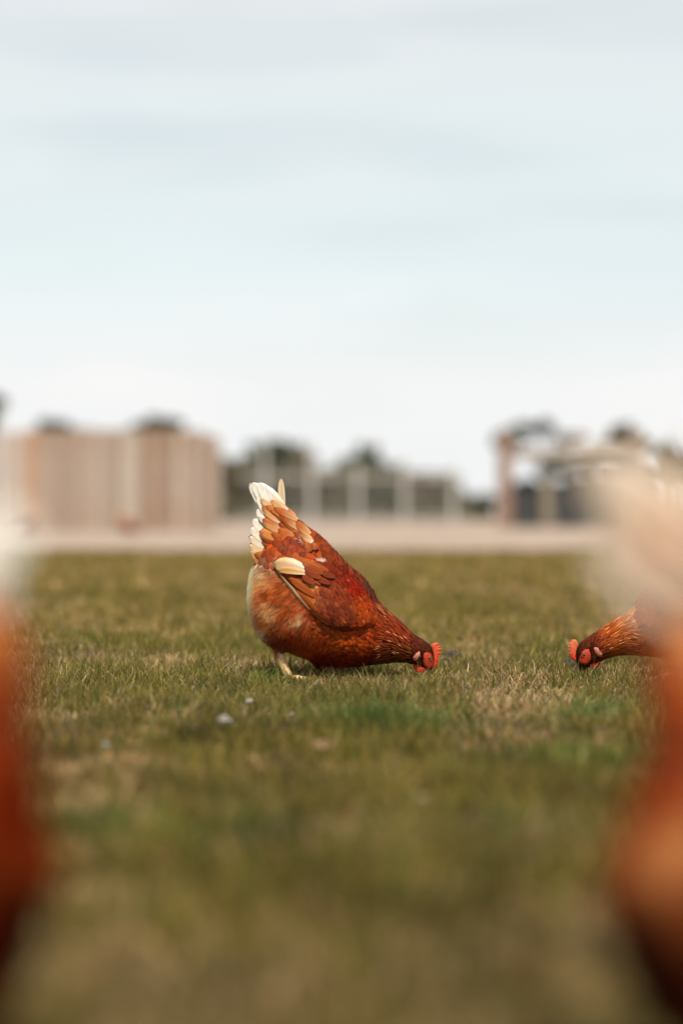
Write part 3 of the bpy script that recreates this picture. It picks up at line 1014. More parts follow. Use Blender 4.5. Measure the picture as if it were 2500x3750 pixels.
        quills += [((600, 765), (492, 724), .015, .0105, '#96441e', '#8c3c1a'), ((610, 735), (486, 697), .016, .0112, '#9c4a22', '#a04a20'), ((590, 705), (472, 668), .014, .0108, '#b0602e', '#b86a34'),
                   ((560, 800), (476, 752), .015, .0095, '#96441e', '#96441e'), ((690, 760), (590, 730), .015, .0080, '#7c3016', '#843818'), ((660, 800), (572, 768), .014, .0075, '#7c3016', '#8a3c1c')]
        for (b2, t2, w_, h_, c0, c1) in quills:
            b = np.array(tr(*b2)); t_ = np.array(tr(*t2))
            yb_ = side * (-side_y(bvh, *b, -0.05) + 0.016); yt_ = side * (-side_y(bvh, *t_, -0.045) + 0.012)
            Pb = np.array([[b[0], yb_, b[1]]]); Dv = np.array([[t_[0] - b[0], yt_ - yb_, t_[1] - b[1]]])
            Lq = np.linalg.norm(Dv, axis=1); Dv = Dv / Lq[:, None]
            Nq = np.array([[0, side, 0.25]]); Nq = Nq - Dv * (Nq * Dv).sum(); Nq /= np.linalg.norm(Nq)
            v, q, c = feather_block(Pb, Dv, Nq, Lq, np.array([w_]), cc(c1, .8)[None], 'quill', wb, h0=h_, lift=0.002, edge=0.75, basecol=cc(c0, .9)[None], shaft=(cc('#7a4420'), 0.45), cup=0.12)
            ac.add(v, q, None, c)
        objs.append(ac.build('wing', feather_m, root))

    # ---- tail: two leaning stacks of quills, the pale ones outermost at the tips, then coverts over them
    ac = Acc()
    tails = [  # base, tip, width, y, tip colour, base colour, bend
        ((330, 420), (163, 112), .036, .004, '#fff6ea', '#f4dcc0', -0.10), ((345, 400), (178, 100), .034, .008, '#fff8ee', '#f2d6b8', -0.12), ((350, 380), (212, 108), .034, .0115, '#fffaf2', '#f0cfae', -0.10),
        ((350, 320), (311, 100), .014, .001, '#f2d8b8', '#f2dcc4', 0.10), ((350, 370), (238, 132), .032, .0125, '#fffaf2', '#f0cfae', -0.08), ((365, 350), (272, 178), .024, .014, '#fff2e2', '#f0cfae', -0.06), ((340, 440), (190, 190), .032, .012, '#fff4e6', '#f0d0b0', -0.06),
        ((345, 480), (172, 300), .030, .014, '#fff6ea', '#f4dcc6', 0.0), ((350, 510), (142, 370), .032, .017, '#fff6ea', '#f4dcc6', 0.0), ((350, 540), (126, 430), .032, .020, '#fff0e0', '#f2d8c0', 0.0),
        ((355, 560), (117, 490), .032, .0225, '#f8e4cc', '#f2d8c0', 0.0), ((355, 590), (117, 545), .032, .025, '#f2d2b0', '#f0d4ba', 0.0), ((360, 615), (124, 590), .034, .0275, '#eab88c', '#e8c4a4', 0.0),
        ((365, 640), (140, 630), .036, .030, '#d8935e', '#d8a880', 0.0), ((370, 655), (175, 665), .036, .033, '#bc6c38', '#b8764a', 0.0)]
    covs = [((400, 350), (205, 215), .028, .016, '#f0c8a0', '#fff0e0', -.08), ((410, 360), (280, 225), .022, .018, '#e8b488', '#fff0e0', -.10), ((400, 390), (210, 265), .026, .020, '#d88a54', '#fdebd8', -.05),
            ((430, 380), (235, 265), .024, .022, '#d07c44', '#fbe4cc', -.06), ((420, 420), (222, 300), .028, .024, '#e8a878', '#fff0e0', -.05), ((400, 440), (180, 345), .028, .022, '#fff4e8', '#fff4e8', -.02),
            ((440, 420), (300, 300), .026, .027, '#b85c28', '#d89060', -.08), ((430, 455), (212, 355), .030, .027, '#d07a44', '#fbe6d0', -.05), ((460, 440), (330, 320), .026, .030, '#a8501f', '#b86630', -.08),
            ((440, 480), (216, 385), .028, .030, '#dc9a68', '#fbe2c8', -.03), ((480, 470), (355, 345), .028, .033, '#b05a28', '#c88048', -.06), ((460, 520), (190, 435), .036, .033, '#e0935a', '#c8702c', -.04),
            ((470, 540), (200, 495), .030, .037, '#98400f', '#b85a20', 0), ((500, 510), (318, 425), .034, .038, '#c86c30', '#f0c49a', -.05), ((470, 570), (215, 540), .030, .040, '#b4561e', '#c46a2c', .02),
            ((470, 590), (230, 600), .034, .041, '#a44814', '#b8602a', .03), ((520, 480), (400, 370), .030, .034, '#b86430', '#d08848', -.05), ((540, 530), (430, 440), .030, .041, '#c87438', '#f8dcc4', -.05),
            ((550, 560), (330, 525), .032, .046, '#8c3410', '#a04418', .03), ((560, 590), (400, 560), .032, .049, '#7a2c0e', '#8c3814', .03), ((470, 610), (265, 610), .030, .046, '#8c3810', '#a84c1a', .02),
            ((560, 560), (455, 530), .030, .048, '#8a3814', '#98421a', .02), ((470, 640), (240, 690), .034, .040, '#983f14', '#a44c1e', .05), ((460, 630), (150, 610), .034, .036, '#c07038', '#c87a44', .03)]
    ov = np.array([0, 0.0])
    rt = np.random.default_rng(seed + 77)
    more = []
    for (b2, t2, w_, y_, c1, c0, bd) in covs:
        for q_ in range(2):
            dx_, dy_ = rt.normal(0, 15, 2)
            l_ = rt.uniform(.45, .8)
            bb = (t2[0] + (b2[0] - t2[0]) * 1.05 + dx_, t2[1] + (b2[1] - t2[1]) * 1.05 + dy_)
            tt2 = (bb[0] + (t2[0] - b2[0]) * l_, bb[1] + (t2[1] - b2[1]) * l_)
            hx = ['#bc6830', '#d08448', '#b4602c', '#a04818', '#cc7c44'][rt.integers(0, 5)]
            more.append((bb, tt2, w_ * rt.uniform(.5, .75), y_ + rt.uniform(.0015, .006), hx, '#e8b48a' if t2[1] < 400 else c0, bd + rt.normal(0, .03)))
    covs = [(b2, t2, w_ * .86, y_, c1, c0, bd) for (b2, t2, w_, y_, c1, c0, bd) in covs] + more
    if tail_fn:
        tails = [(*tail_fn(b2, t2), w_, *r_) for (b2, t2, w_, *r_) in tails if t2[1] <= tail_max]
        covs = [(*tail_fn(b2, t2), w_, *r_) for (b2, t2, w_, *r_) in covs if t2[1] <= tail_max]
    for lst, edge, kd in ((tails, 0.86, 'quill'), (covs, 0.62, 'round')):
        for (b2, t2, w_, y_, c1, c0, bd) in lst:
            for side in (-1, 1):
                jb = rs.normal(0, 3, 2) if side > 0 else ov
                b = np.array(tr(b2[0] + jb[0], b2[1] + jb[1])); t_ = np.array(tr(t2[0] + 2 * jb[1], t2[1] + 2 * jb[0]))
                Pb = np.array([[b[0], side * (y_ + 0.004), b[1]]])
                Dv = np.array([[t_[0] - b[0], side * (-0.2 * y_), t_[1] - b[1]]])
                Lq = np.linalg.norm(Dv, axis=1); Dv = Dv / Lq[:, None]
                Nq = np.array([[0.1, side, 0.3]]); Nq = Nq - Dv * (Nq * Dv).sum(); Nq /= np.linalg.norm(Nq)
                c1_, c0_ = cc(c1, .85), cc(c0, .85)
                if pale_tail > 1: pt_ = cc('#f2eee8', 1.0) if pale_tail > 2 else cc('#f0d6c4', .9); c1_ = c1_ * 0.3 + pt_ * 0.7; c0_ = c0_ * .35 + pt_ * .65
                v, q, c = feather_block(Pb, Dv, Nq, Lq * 1.0, np.array([w_]), c1_[None], kd, None, h0=0, lift=0.002, curl=-0.05, edge=edge, basecol=c0_[None],
                                        shaft=(cc('#9a6a44'), 0.28), cup=0.22, bend=np.array([bd * side]))
                ac.add(v, q, None, c)
    objs.append(ac.build('tail', feather_m, root))

    # ---- head parts
    red, pale = np.array([0.78, 0.055, 0.022]), np.array([0.85, 0.30, 0.19])
    Vc, Tc, dc = solid_plate(trm(face['comb']), 0.0015, 0.0030, 0.006)
    cxc, cyc = to_trace(Vc[:, 0], Vc[:, 2])
    g_ = np.clip((1290 - cyc) / 90, 0, 1)[:, None] if face is FACE_SECOND else np.clip((1330 - cyc) / 130, 0, 1)[:, None] * 0.55
    o = np_mesh('comb', Vc, [Tc], skin_m, np.array([0.84, 0.062, 0.012]) * (1 - g_) + np.array([0.88, 0.21, 0.085]) * g_, parent=root); objs.append(o)
    for side in (-1, 1):
        def on_head(poly, step, th, rr, color, nm, m=skin_m):
            P2, T2, d2 = plate(trm(poly), step)
            y2 = np.array([-side_y(bvh, p[0], p[1], -0.004) for p in P2]) + 0.0008 + th * np.sqrt(np.clip(1 - (1 - np.clip(d2 / rr, 0, 1)) ** 2, 0, 1))
            Vv = np.stack([P2[:, 0], side * y2, P2[:, 1]], 1)
            Vv2 = Vv.copy(); Vv2[:, 1] = side * (y2 - th - 0.003)
            n_ = len(P2)
            cl_ = color(d2) if callable(color) else np.tile(color, (n_, 1))
            oo = np_mesh(nm, np.concatenate([Vv, Vv2]), [np.concatenate([T2, T2[:, ::-1] + n_])], m, np.concatenate([cl_, cl_]), parent=root)
            objs.append(oo)
        on_head(face['face'], 0.0020, 0.0022, 0.004, np.array([0.66, 0.060, 0.018]), 'face_skin')
        on_head(face['lobe'], 0.0020, 0.0045, 0.004, lambda d: np.where((rs.uniform(0, 1, len(d)) < 0.6)[:, None], np.array([0.80, 0.36, 0.27]), np.array([0.62, 0.14, 0.08])), 'earlobe')
        Vw_, Tw_, _ = solid_plate(trm(face['wattle']), 0.0022, 0.0028, 0.006, yc=side * 0.0095, tilt=side * 0.12)
        objs.append(np_mesh('wattle', Vw_, [Tw_], skin_m, np.tile(np.array([0.80, 0.03, 0.014]), (len(Vw_), 1)), parent=root))
        ex, ez = tr(*face['eye'])
        ye = -side_y(bvh, ex, ez, -0.015)
        mb = MB()
        mb.ball((ex, side * (ye + 0.0016), ez), 0.0044, 16, 10, (0.42, 0.12, 0.02), (1, 0.62, 1))
        eo = mb.build('eye', eye_m, root, smooth=True)
        mb = MB()
        mb.ball((ex, side * (ye + 0.0029), ez), 0.0029, 12, 8, (0.006, 0.005, 0.005), (1, 0.62, 1))
        mb.build('pupil', eye_m, eo, smooth=True)
        mb = MB()
        ring = [(ex + 0.0056 * math.cos(a_), side * (ye + 0.0024), ez + 0.0048 * math.sin(a_)) for a_ in np.linspace(0, 2 * math.pi, 17)]
        mb.tube(ring, 0.0013, 6, (0.35, 0.05, 0.025), cap=False)
        er = mb.build('eyelid', skin_m, eo, smooth=True)
        objs.append(eo)
    # bristly ear tuft of short feathers in front of each earlobe
    tx, tz = tr(*face['tuft'])
    for side in (-1, 1):
        ac = Acc()
        n_ = 46
        yy = -side_y(bvh, tx, tz, -0.018)
        Pp = np.stack([tx + rs.normal(0, 0.0020, n_), np.full(n_, side * (yy + 0.0015)), tz + rs.normal(0.001, 0.0042, n_)], 1)
        Td = np.tile(np.array([-0.55, side * 0.35, 0.75]), (n_, 1)) + rs.normal(0, 0.2, (n_, 3)); Td /= np.linalg.norm(Td, axis=1)[:, None]
        Nq = np.tile(np.array([0, side, 0.1]), (n_, 1)); Nq = Nq - Td * (Nq * Td).sum(1)[:, None]; Nq /= np.linalg.norm(Nq, axis=1)[:, None]
        v, q, c = feather_block(Pp, Td, Nq, np.full(n_, .0085), np.full(n_, .0022), np.tile(cc('#7a4020'), (n_, 1)) * rs.uniform(.6, 1.3, (n_, 1)), 'point', None, h0=0.0015, lift=0.001)
        ac.add(v, q, None, c)
        objs.append(ac.build('ear_tuft', feather_m, root))
    mb = MB()
    bk = [tr(*p) for p in face['beak']]
    d_ = np.array(bk[1]) - np.array(bk[0])
    pts = [(bk[0][0], 0, bk[0][1]), ((bk[0][0] + bk[1][0]) / 2, 0, (bk[0][1] + bk[1][1]) / 2), (bk[1][0], 0, bk[1][1]), ((bk[1][0] + bk[2][0]) / 2 + .0008, 0, (bk[1][1] + bk[2][1]) / 2), (bk[2][0], 0, bk[2][1])]
    mb.tube(pts, (0.0080, 0.0070, 0.0055, 0.0034, 0.0007), 12)
    objs.append(mb.build('beak', beak_m, root, smooth=True))
    mb = MB()
    lw = [tr(*p) for p in face['lower']]
    mb.tube([(p[0], 0, p[1]) for p in lw], (0.0055, 0.0035, 0.0008), 10)
    objs.append(mb.build('lower_beak', beak_m, root, smooth=True))

    # ---- pitch the whole bird about its hips when it is not pecking
    if pitch or raise_z:
        pv = Vector((tr(*pivot)[0], 0, tr(*pivot)[1]))
        M = Matrix.Translation(pv + Vector((0, 0, raise_z))) @ Matrix.Rotation(pitch, 4, 'Y') @ Matrix.Translation(-pv)
        for o in objs:
            o.data.transform(M)
            for chd in o.children: chd.data.transform(M)

    # ---- legs: shank, three front toes, hind toe, claws
    for (hip, knee, hock, foot, yl, c_) in (legs or [((440, 1090), (350, 1190), (310, 1255), (385, 1440), -0.034, '#f4cfa2'),
                                                     ((560, 1200), (570, 1300), (610, 1366), (800, 1436), 0.030, '#dca48a')]):
        lg = MB(); c0 = cc(c_, .85)
        h3 = [(*tr(*hip),), (*tr(*knee),), (*tr(*hock),), (*tr(*foot),)]
        p = [Vector((q[0], yl, q[1])) for q in h3]
        p[3].z = 0.005
        lg.tube([p[2] + (p[2] - p[3]).normalized() * 0.006, p[2], p[2].lerp(p[3], .25), p[2].lerp(p[3], .6), p[2].lerp(p[3], .92), p[3]], (0.010, 0.0112, 0.0105, 0.0096, 0.0098, 0.0090), 12, c0)
        # scute ridges down the front of the shank
        for s_ in np.linspace(0.1, 0.95, 13):
            q = p[2].lerp(p[3], s_)
            lg.tube([q + Vector((-0.006, -0.0025, 0)), q + Vector((0, -0.0106, 0.0006)), q + Vector((0.006, -0.0025, 0))], 0.0014, 6, tuple(c0 * 0.9))
        lo = lg.build('leg', leg_m, root, smooth=True)
        pass
        base = Vector((p[3].x, yl, 0.002))
        for an, ln in ((-28, .050), (0, .062), (28, .050), (180, .024)):
            a_ = R(an) * toe_dir
            dv = Vector((math.cos(a_), math.sin(a_), 0))
            fo = MB(); cl = MB()
            fo.tube([base, base + dv * ln * .3 + Vector((0, 0, .003)), base + dv * ln * .65 + Vector((0, 0, -.001)), base + dv * ln + Vector((0, 0, -.003))], (.0062, .0052, .0046, .0036), 10, c0)
            e = base + dv * ln + Vector((0, 0, -.0025))
            cl.tube([e - dv * .001, e + dv * .006 + Vector((0, 0, .0008)), e + dv * .012 + Vector((0, 0, -.004))], (.0030, .0022, .0004), 8, (0.42, 0.30, 0.20))
            fo.build('toe', leg_m, lo, smooth=True)
            cl.build('claw', beak_m, lo, smooth=True)
        # feathered thigh
        ac = Acc(); th = MB()
        th.tube([p[0], p[0].lerp(p[1], .5), p[1], p[2], p[2].lerp(p[3], .12)], tuple(q_ * thigh for q_ in (.026, .024, .017, .0105, .0085)), 14, tuple(cf(np.array([330.]), np.array([1180.]))[0] * .8))
        Vt = np.array(th.v); quads = np.array([f for f in th.f if len(f) == 4])
        ac.add(Vt, quads, None, np.array(th.c))
        Pt, Nt = sample_surface(Vt, quads, quads[:, :3], int(2600 * detail), seed + 40)
        cen = Vt.mean(0)
        flip = ((Pt - cen) * Nt).sum(1) < 0; Nt[flip] *= -1
        dd = np.array((p[3] - p[1]).normalized())
        Td = tangent(np.tile(dd * 1.0 + np.array([-.4, 0, 0]), (len(Pt), 1)), Nt, .25)
        cx, cy = to_trace(Pt[:, 0], Pt[:, 2])
        v, q, t, c = strands(Pt, Td, Nt, rs.uniform(.008, .016, len(Pt)), np.full(len(Pt), .0009), np.clip(cf(cx, cy) * rs.uniform(.7, 1.2, (len(Pt), 1)), 0, .9), 0.1)
        ac.add(v, q, t, c)
        ac.build('thigh', feather_m, root)
    return root


def place(root, px_anchor, trace_x, dist, rz=0.0, scale=1.0, yaw=0.0):
    """put the hen so that its traced x lands on a photo column at a distance"""
    flip = -1 if abs(rz) > 1.5 else 1
    lx = (trace_x - HX) / K / S0 * scale * flip
    X_ = (px_anchor - 1250) * dist / F
    root.location = (X_ - lx * math.cos(yaw), dist - lx * math.sin(yaw), float(gh(X_, dist)))
    root.rotation_euler = (0, 0, rz + yaw)
    root.scale = (scale,) * 3


hen = make_hen('hen', ST_MAIN, FACE_MAIN, COL_MAIN, 3)
place(hen, 850 + HX / K, HX, D0)
tag(hen, 'whole russet brown hen in the middle pecking at the grass with white tail feathers raised', 'hen', 'hens feeding on the lawn')

COL_SECOND = [c_ for c_ in COL_MAIN if not (950 < c_[0] < 1200 and c_[1] > 950)] + [(1080, 1080, cc('#c87438')), (980, 1020, cc('#dc9860')), (1000, 1150, cc('#b8683a')), (930, 1200, cc('#a85c34')), (1160, 1120, cc('#b45420')), (1120, 1230, cc('#b05a2c')), (1200, 1180, cc('#8c3c18'))]
hen2 = make_hen('hen', ST_SECOND, FACE_SECOND, COL_SECOND, 21)
place(hen2, 2079, 1415, D0 + 0.02, rz=math.pi)
tag(hen2, 'hen facing left, only red head and speckled neck showing beside the blurred hen', 'hen', 'hens feeding on the lawn')

ST_RIGHT = [((300, 330), (190, 430), .03), ((410, 400), (186, 560), .05), ((515, 440), (192, 670), .065), ((605, 508), (160, 790), .078), ((695, 600), (118, 910), .086),
            ((765, 672), (118, 1010), .09), ((835, 732), (215, 1215), .092), ((895, 790), (460, 1296), .088)] + ST_MAIN[8:]
hen3 = make_hen('hen', ST_RIGHT, FACE_MAIN, COL_RIGHT, 33, detail=0.55, pale_tail=2, tail_max=380, thigh=1.5,
                tail_fn=lambda b, t: ((b[0] - 40, b[1] * .8), (t[0] - 78, t[1] * .78 - 62)),
                legs=[((420, 1130), (350, 1200), (330, 1262), (385, 1440), -0.040, '#8a5a3c'), ((480, 1160), (480, 1250), (450, 1290), (520, 1432), 0.042, '#8a5a3c')])
place(hen3, 2248, 112, 1.45, scale=0.9)
tag(hen3, 'big out of focus hen at the right edge with a pale fawn tail', 'hen', 'hens feeding on the lawn')

ST_LEFT = [((300, 330), (190, 360), .03), ((410, 380), (134, 450), .055), ((515, 440), (124, 640), .07), ((605, 508), (114, 780), .082), ((695, 600), (78, 895), .088),
           ((765, 672), (110, 1000), .091), ((835, 732), (200, 1210), .092), ((895, 790), (420, 1292), .088)] + ST_MAIN[8:]
hen4 = make_hen('hen', ST_LEFT, FACE_MAIN, COL_LEFT, 44, detail=0.55, tail_max=330, pale_tail=3, thigh=1.6,
                tail_fn=lambda b, t: ((b[0] - 10, b[1] * .8 + 60), (t[0] - 12, t[1] * .8 + 70)),
                legs=[((420, 1130), (340, 1230), (300, 1290), (360, 1440), -0.040, '#8a4a2c'), ((480, 1160), (480, 1250), (450, 1290), (520, 1432), 0.042, '#8a5a3c')])
place(hen4, 122, 112, 1.45, rz=math.pi, scale=0.9)
tag(hen4, 'out of focus hen at the left edge, white tail above a deep rust red body', 'hen', 'hens feeding on the lawn')


def copy_tree(o, parent=None):
    c = o.copy(); COL.objects.link(c); c.parent = parent
    for ch in list(o.children): copy_tree(ch, c)
    return c


far1 = copy_tree(hen4)
place(far1, 95, 600, 46.0, rz=math.pi, scale=1.0)
tag(far1, 'tiny reddish hen far off at the left foot of the board fence', 'hen', 'hens by the board fence')
far2 = copy_tree(hen3)
place(far2, 470, 600, 44.0, scale=0.9)
tag(far2, 'tiny pale orange hen far off below the whitish boards of the board fence', 'hen', 'hens by the board fence')

# ------------------------------------------------------------------ small things on the lawn
clod_m = mat('dark_soil', 0.9, color=(0.06, 0.05, 0.045), noise=(60, 0.6, 1.4), bump=(80, 0.004))
stone_m = mat('pale_stone', 0.6, color=(0.50, 0.44, 0.37), noise=(80, 0.8, 1.1), bump=(120, 0.001))
blue_m = mat('bluish_chip', 0.5, color=(0.30, 0.38, 0.40), noise=(60, 0.85, 1.1))
leaf_m = mat('dry_leaf', 0.7, color=(0.50, 0.30, 0.20), noise=(90, 0.7, 1.2), trans=0.2)


def lump(name, px, py, size, m, sc, label, cat, z=0.01, group=None):
    x, y = ground_pt(px, py + z * 1700)
    r_ = random.Random(int(px))
    mb = MB()
    V_, F_ = [], []
    nu, nv = 14, 9
    ph = [r_.uniform(0, 6) for _ in range(4)]
    for j in range(nv + 1):
        p = math.pi * j / nv
        for i in range(nu):
            t = 2 * math.pi * i / nu
            q = 1 + (r_.uniform(-.16, .16) if m is clod_m and 0 < j < nv else 0) + .16 * math.sin(2 * t + ph[0]) * math.sin(p) + .12 * math.sin(3 * p + ph[1] + t) + .07 * math.sin(5 * t + ph[2]) * math.sin(p)
            V_.append((size * sc[0] * q * math.sin(p) * math.cos(t), size * sc[1] * q * math.sin(p) * math.sin(t), size * sc[2] * q * math.cos(p)))
    for j in range(nv):
        for i in range(nu):
            i2 = (i + 1) % nu
            F_.append((j * nu + i, (j + 1) * nu + i, (j + 1) * nu + i2, j * nu + i2))
    mb.add(V_, F_)
    o = mb.build(name, m, smooth=True)
    o.location = (x, y, float(gh(x, y)) + z)
    tag(o, label, cat, group)
    return o


lump('soil_clod', 1634, 2418, 0.014, clod_m, (1.0, .8, .8), 'dark lump of soil just behind the comb of the pecking hen', 'clod', .012, 'dark clods in the grass')
lump('soil_clod', 1655, 2385, 0.017, clod_m, (1.3, .9, .8), 'dark round lump further back to the right of the pecking hen head', 'clod', .013, 'dark clods in the grass')
lump('soil_clod', 2086, 2425, 0.018, clod_m, (1.0, .8, .9), 'dark lump of soil beside the comb of the hen facing left', 'clod', .016, 'dark clods in the grass')
lump('pebble', 912, 2552, 0.0065, stone_m, (1.1, .8, .8), 'small white pebble in the grass in front of the hen leg', 'pebble', .027, 'pale pebbles in the lawn')
lump('pebble', 1066, 2592, 0.005, stone_m, (1.1, .8, .8), 'tiny grey pebble between the white feather and the green tuft', 'pebble', .018, 'pale pebbles in the lawn')
lump('pebble', 1540, 2912, 0.0055, stone_m, (1.2, .8, .7), 'blurred pale pebble in the near lawn, lowest of the pebbles', 'pebble', .018, 'pale pebbles in the lawn')
lump('plastic_chip', 388, 2706, 0.0045, blue_m, (1.3, .8, .6), 'pale blue chip lying in the grass near the left hen', 'chip', .020)


def curled_leaf(name, px, py, ln, wd, m, rz, label, cat, lift=.018):
    x, y = ground_pt(px, py)
    V_, F_ = [], []
    nt_, ns_ = 12, 7
    for k in range(2):
        for j in range(nt_):
            t = j / (nt_ - 1)
            w = wd * math.sin(math.pi * min(1, .08 + .9 * t)) ** .7
            for i in range(ns_):
                s = i / (ns_ - 1) * 2 - 1
                V_.append(((t - .5) * ln, s * w / 2, .25 * wd * (s * s) + .18 * ln * (t - .5) ** 2 * 2 + .05 * wd * math.sin(7 * t + 3 * s) - k * .0008))
    for k in range(2):
        for j in range(nt_ - 1):
            for i in range(ns_ - 1):
                a_ = k * nt_ * ns_ + j * ns_ + i
                f = (a_, a_ + ns_, a_ + ns_ + 1, a_ + 1)
                F_.append(f if k else f[::-1])
    mb = MB(); mb.add(V_, F_)
    o = mb.build(name, m, smooth=True)
    o.location = (x, y, float(gh(x, y)) + lift)
    o.rotation_euler = (R(50), 0, R(rz))
    tag(o, label, cat)


white_m = mat('white_down', 0.6, color=(0.92, 0.89, 0.84), trans=0.35)
fx_, fy_ = ground_pt(830, 2650)
ac = Acc()
n_ = 340
tt_ = rng.uniform(0, 1, n_)
Pd = np.stack([0.030 * (tt_ - .5), np.zeros(n_), 0.006 * np.sin(tt_ * 3) - 0.012 * tt_ ** 2], 1)
Td = np.stack([rng.normal(.25, .3, n_), rng.normal(0, .5, n_), rng.choice([-1, 1], n_) * rng.uniform(.3, 1, n_)], 1); Td /= np.linalg.norm(Td, axis=1)[:, None]
v, q, t, c = strands(Pd, Td, np.tile([0, -1.0, 0.1], (n_, 1)), rng.uniform(.004, .009, n_) * (1.1 - .6 * tt_), np.full(n_, .0015), np.full((n_, 3), .95))
ac.add(v, q, t, c)
fo_ = ac.build('feather', white_m, None)
fo_.location = (fx_, fy_, float(gh(fx_, fy_)) + .020)
tag(fo_, 'loose white down feather caught in the grass left of the hen feet', 'feather')
curled_leaf('dead_leaf', 1180, 2730, .036, .018, leaf_m, 10, 'curled pinkish brown dead leaf in the lawn below the hen', 'leaf', .018)

# ------------------------------------------------------------------ background
wood_m = mat('weathered_boards', 0.8, attr='Col', noise=(7, 0.88, 1.08))


def bx(px, d): return (px - 1250) * d / F
def bz(py, d): return H - (py - HY) * d / F


DF = 50.0
fence = empty('board_fence', (bx(400, DF), DF, 0))
tag(fence, 'tall fence of upright pinkish brown boards with one whitish strip', 'fence')
bd = MB(); x = bx(-260, DF); k = 0; hue = 0.0
r_ = random.Random(5)
xr = bx(782, DF)
while x < xr:
    w = r_.uniform(.10, .13)
    px = 1250 + x * F / DF
    hue += r_.uniform(-.055, .055); hue = max(-.07, min(.07, hue))
    c = np.array([0.315 + hue * .5, 0.218 + hue * .6, 0.155 + hue * .65]) * r_.uniform(.84, 1.12)
    if r_.random() < .22: c = np.array([0.43, 0.34, 0.27]) * r_.uniform(.9, 1.1)
    if 430 < px < 500: c = np.array([0.43, 0.36, 0.295])
    if 75 < px < 120: c = np.array([0.42, 0.25, 0.15])
    if px < 70 : c = np.array([0.46, 0.37, 0.31]) * r_.uniform(.92, 1.06)
    top = bz(1566 - 8 * math.sin((px - 0) / 800 * 3) + (14 if px > 740 else 0), DF) + r_.uniform(-.015, .015)
    bd.box(x - fence.location.x, x + w - .008 - fence.location.x, -.012 + r_.uniform(-.003, .003), .012, .03, top, c)
    x += w; k += 1
bd.build('board_panel', wood_m, fence)
for zz in (.45, 1.6):
    m_ = MB(); m_.box(bx(-260, DF) - fence.location.x, xr - fence.location.x, .016, .07, zz, zz + .1, (0.32, .23, .16)); m_.build('rail', wood_m, fence)
for px in (-240, 10, 260, 510, 770):
    m_ = MB(); xx = bx(px, DF) - fence.location.x; m_.box(xx - .06, xx + .06, .073, .19, -.1, 1.95, (0.33, .24, .17)); m_.build('post', wood_m, fence)
# the fence turns the corner and runs away from the lawn
bd = MB(); y = 0.08
while y < 1.35:
    w = r_.uniform(.10, .13)
    cxx = xr - fence.location.x + 0.035 + y * 0.015
    bd.box(cxx, cxx + .024, y, y + w - .008, .03, 1.95 + r_.uniform(-.02, .02), np.array([.62, .52, .43]) * r_.uniform(.88, 1.1))  # boards coloured paler to make up for the shade on this side
    y += w
bd.build('side_panel', wood_m, fence)

# pale rail fence far back in the middle
DG = 75.0
pale_m = mat('pale_painted_wood', 0.6, attr='Col', noise=(5, 0.9, 1.05))
rf = empty('rail_fence', (bx(1310, DG), DG, 0))
tag(rf, 'pale grey post and rail fence in front of the dark bushes in the middle distance', 'fence')
fx = rf.location.x
for px, top in ((969, 1612), (1140, 1606), (1310, 1690), (1481, 1690), (1660, 1694)):
    m_ = MB(); xx = bx(px, DG) - fx; m_.box(xx - .062, xx + .062, -.062, .062, -.1, bz(top, DG), (.50, .49, .46)); m_.build('post', pale_m, rf)
for py, hgt, x0, x1 in ((1733, .10, 880, 1700), (1880, .08, 870, 1720)):
    m_ = MB(); m_.box(bx(x0, DG) - fx, bx(x1, DG) - fx, .102, .16, bz(py, DG) - hgt / 2, bz(py, DG) + hgt / 2, (.40, .37, .33)); m_.build('rail', pale_m, rf)
# fine mesh wires strung between the posts
m_ = MB()
for i in range(9):
    z_ = 0.15 + i * .19
    m_.tube([(bx(905, DG) - fx, .17, z_), (bx(1700, DG) - fx, .17, z_)], .008, 5, (.45, .45, .44))
m_.build('wire_mesh', pale_m, rf)

# timber frame at the right
DT = 62.0
tf = empty('timber_frame', (bx(2080, DT), DT, 0))
tag(tf, 'open frame of brown timber posts and one long top beam, right of the middle distance', 'timber frame')
tx = tf.location.x
br1, br2 = (.27, .175, .13), (.27, .21, .15)
for px, top, bot, w_, c in ((1848, 1566, 1930, .36, br1), (2328, 1560, 1930, .34, br2), (2003, 1728, 1930, .30, (.24, .20, .15))):
    m_ = MB(); xx = bx(px, DT) - tx; m_.box(xx - w_ / 2, xx + w_ / 2, -.12, .12, -.1, bz(top, DT), c); m_.build('post', wood_m, tf)
m_ = MB(); m_.box(bx(1878, DT) - tx, bx(2300, DT) - tx, -.10, .10, bz(1664, DT), bz(1630, DT), (.34, .28, .23)); m_.build('beam', wood_m, tf)
m_ = MB(); m_.box(bx(2060, DT) - tx, bx(2150, DT) - tx, -.11, .13, bz(1634, DT) + .2, bz(1590, DT) + .1, (.25, .18, .13)); m_.build('block', wood_m, tf)
dark_m = mat('dark_sheeting', 0.8, color=(0.055, 0.058, 0.058), noise=(3, 0.8, 1.2))
m_ = MB(); x = 1880
for i in range(14):
    a_ = 1876 + i * 33
    m_.box(bx(a_, DT) - tx, bx(a_ + 32, DT) - tx, .40 + .02 * (i % 2), .44 + .02 * (i % 2), 0.02, bz(1762 - (32 if a_ > 2060 else 0), DT))
sh = m_.build('shade_panel', dark_m, tf)

pole = MB(); pole.tube([(0, 0, -.1), (0, 0, 1.2), (0, 0, 2.45)], (.055, .05, .045), 10, (.62, .62, .6))
pole.box(-.09, .09, -.09, .09, 2.451, 2.50, (.5, .5, .5))
pl = pole.build('pole', pale_m)
pl.location = (bx(4, 48), 48, 0)
tag(pl, 'thin grey pole standing in front of the board fence at the left frame edge', 'pole')

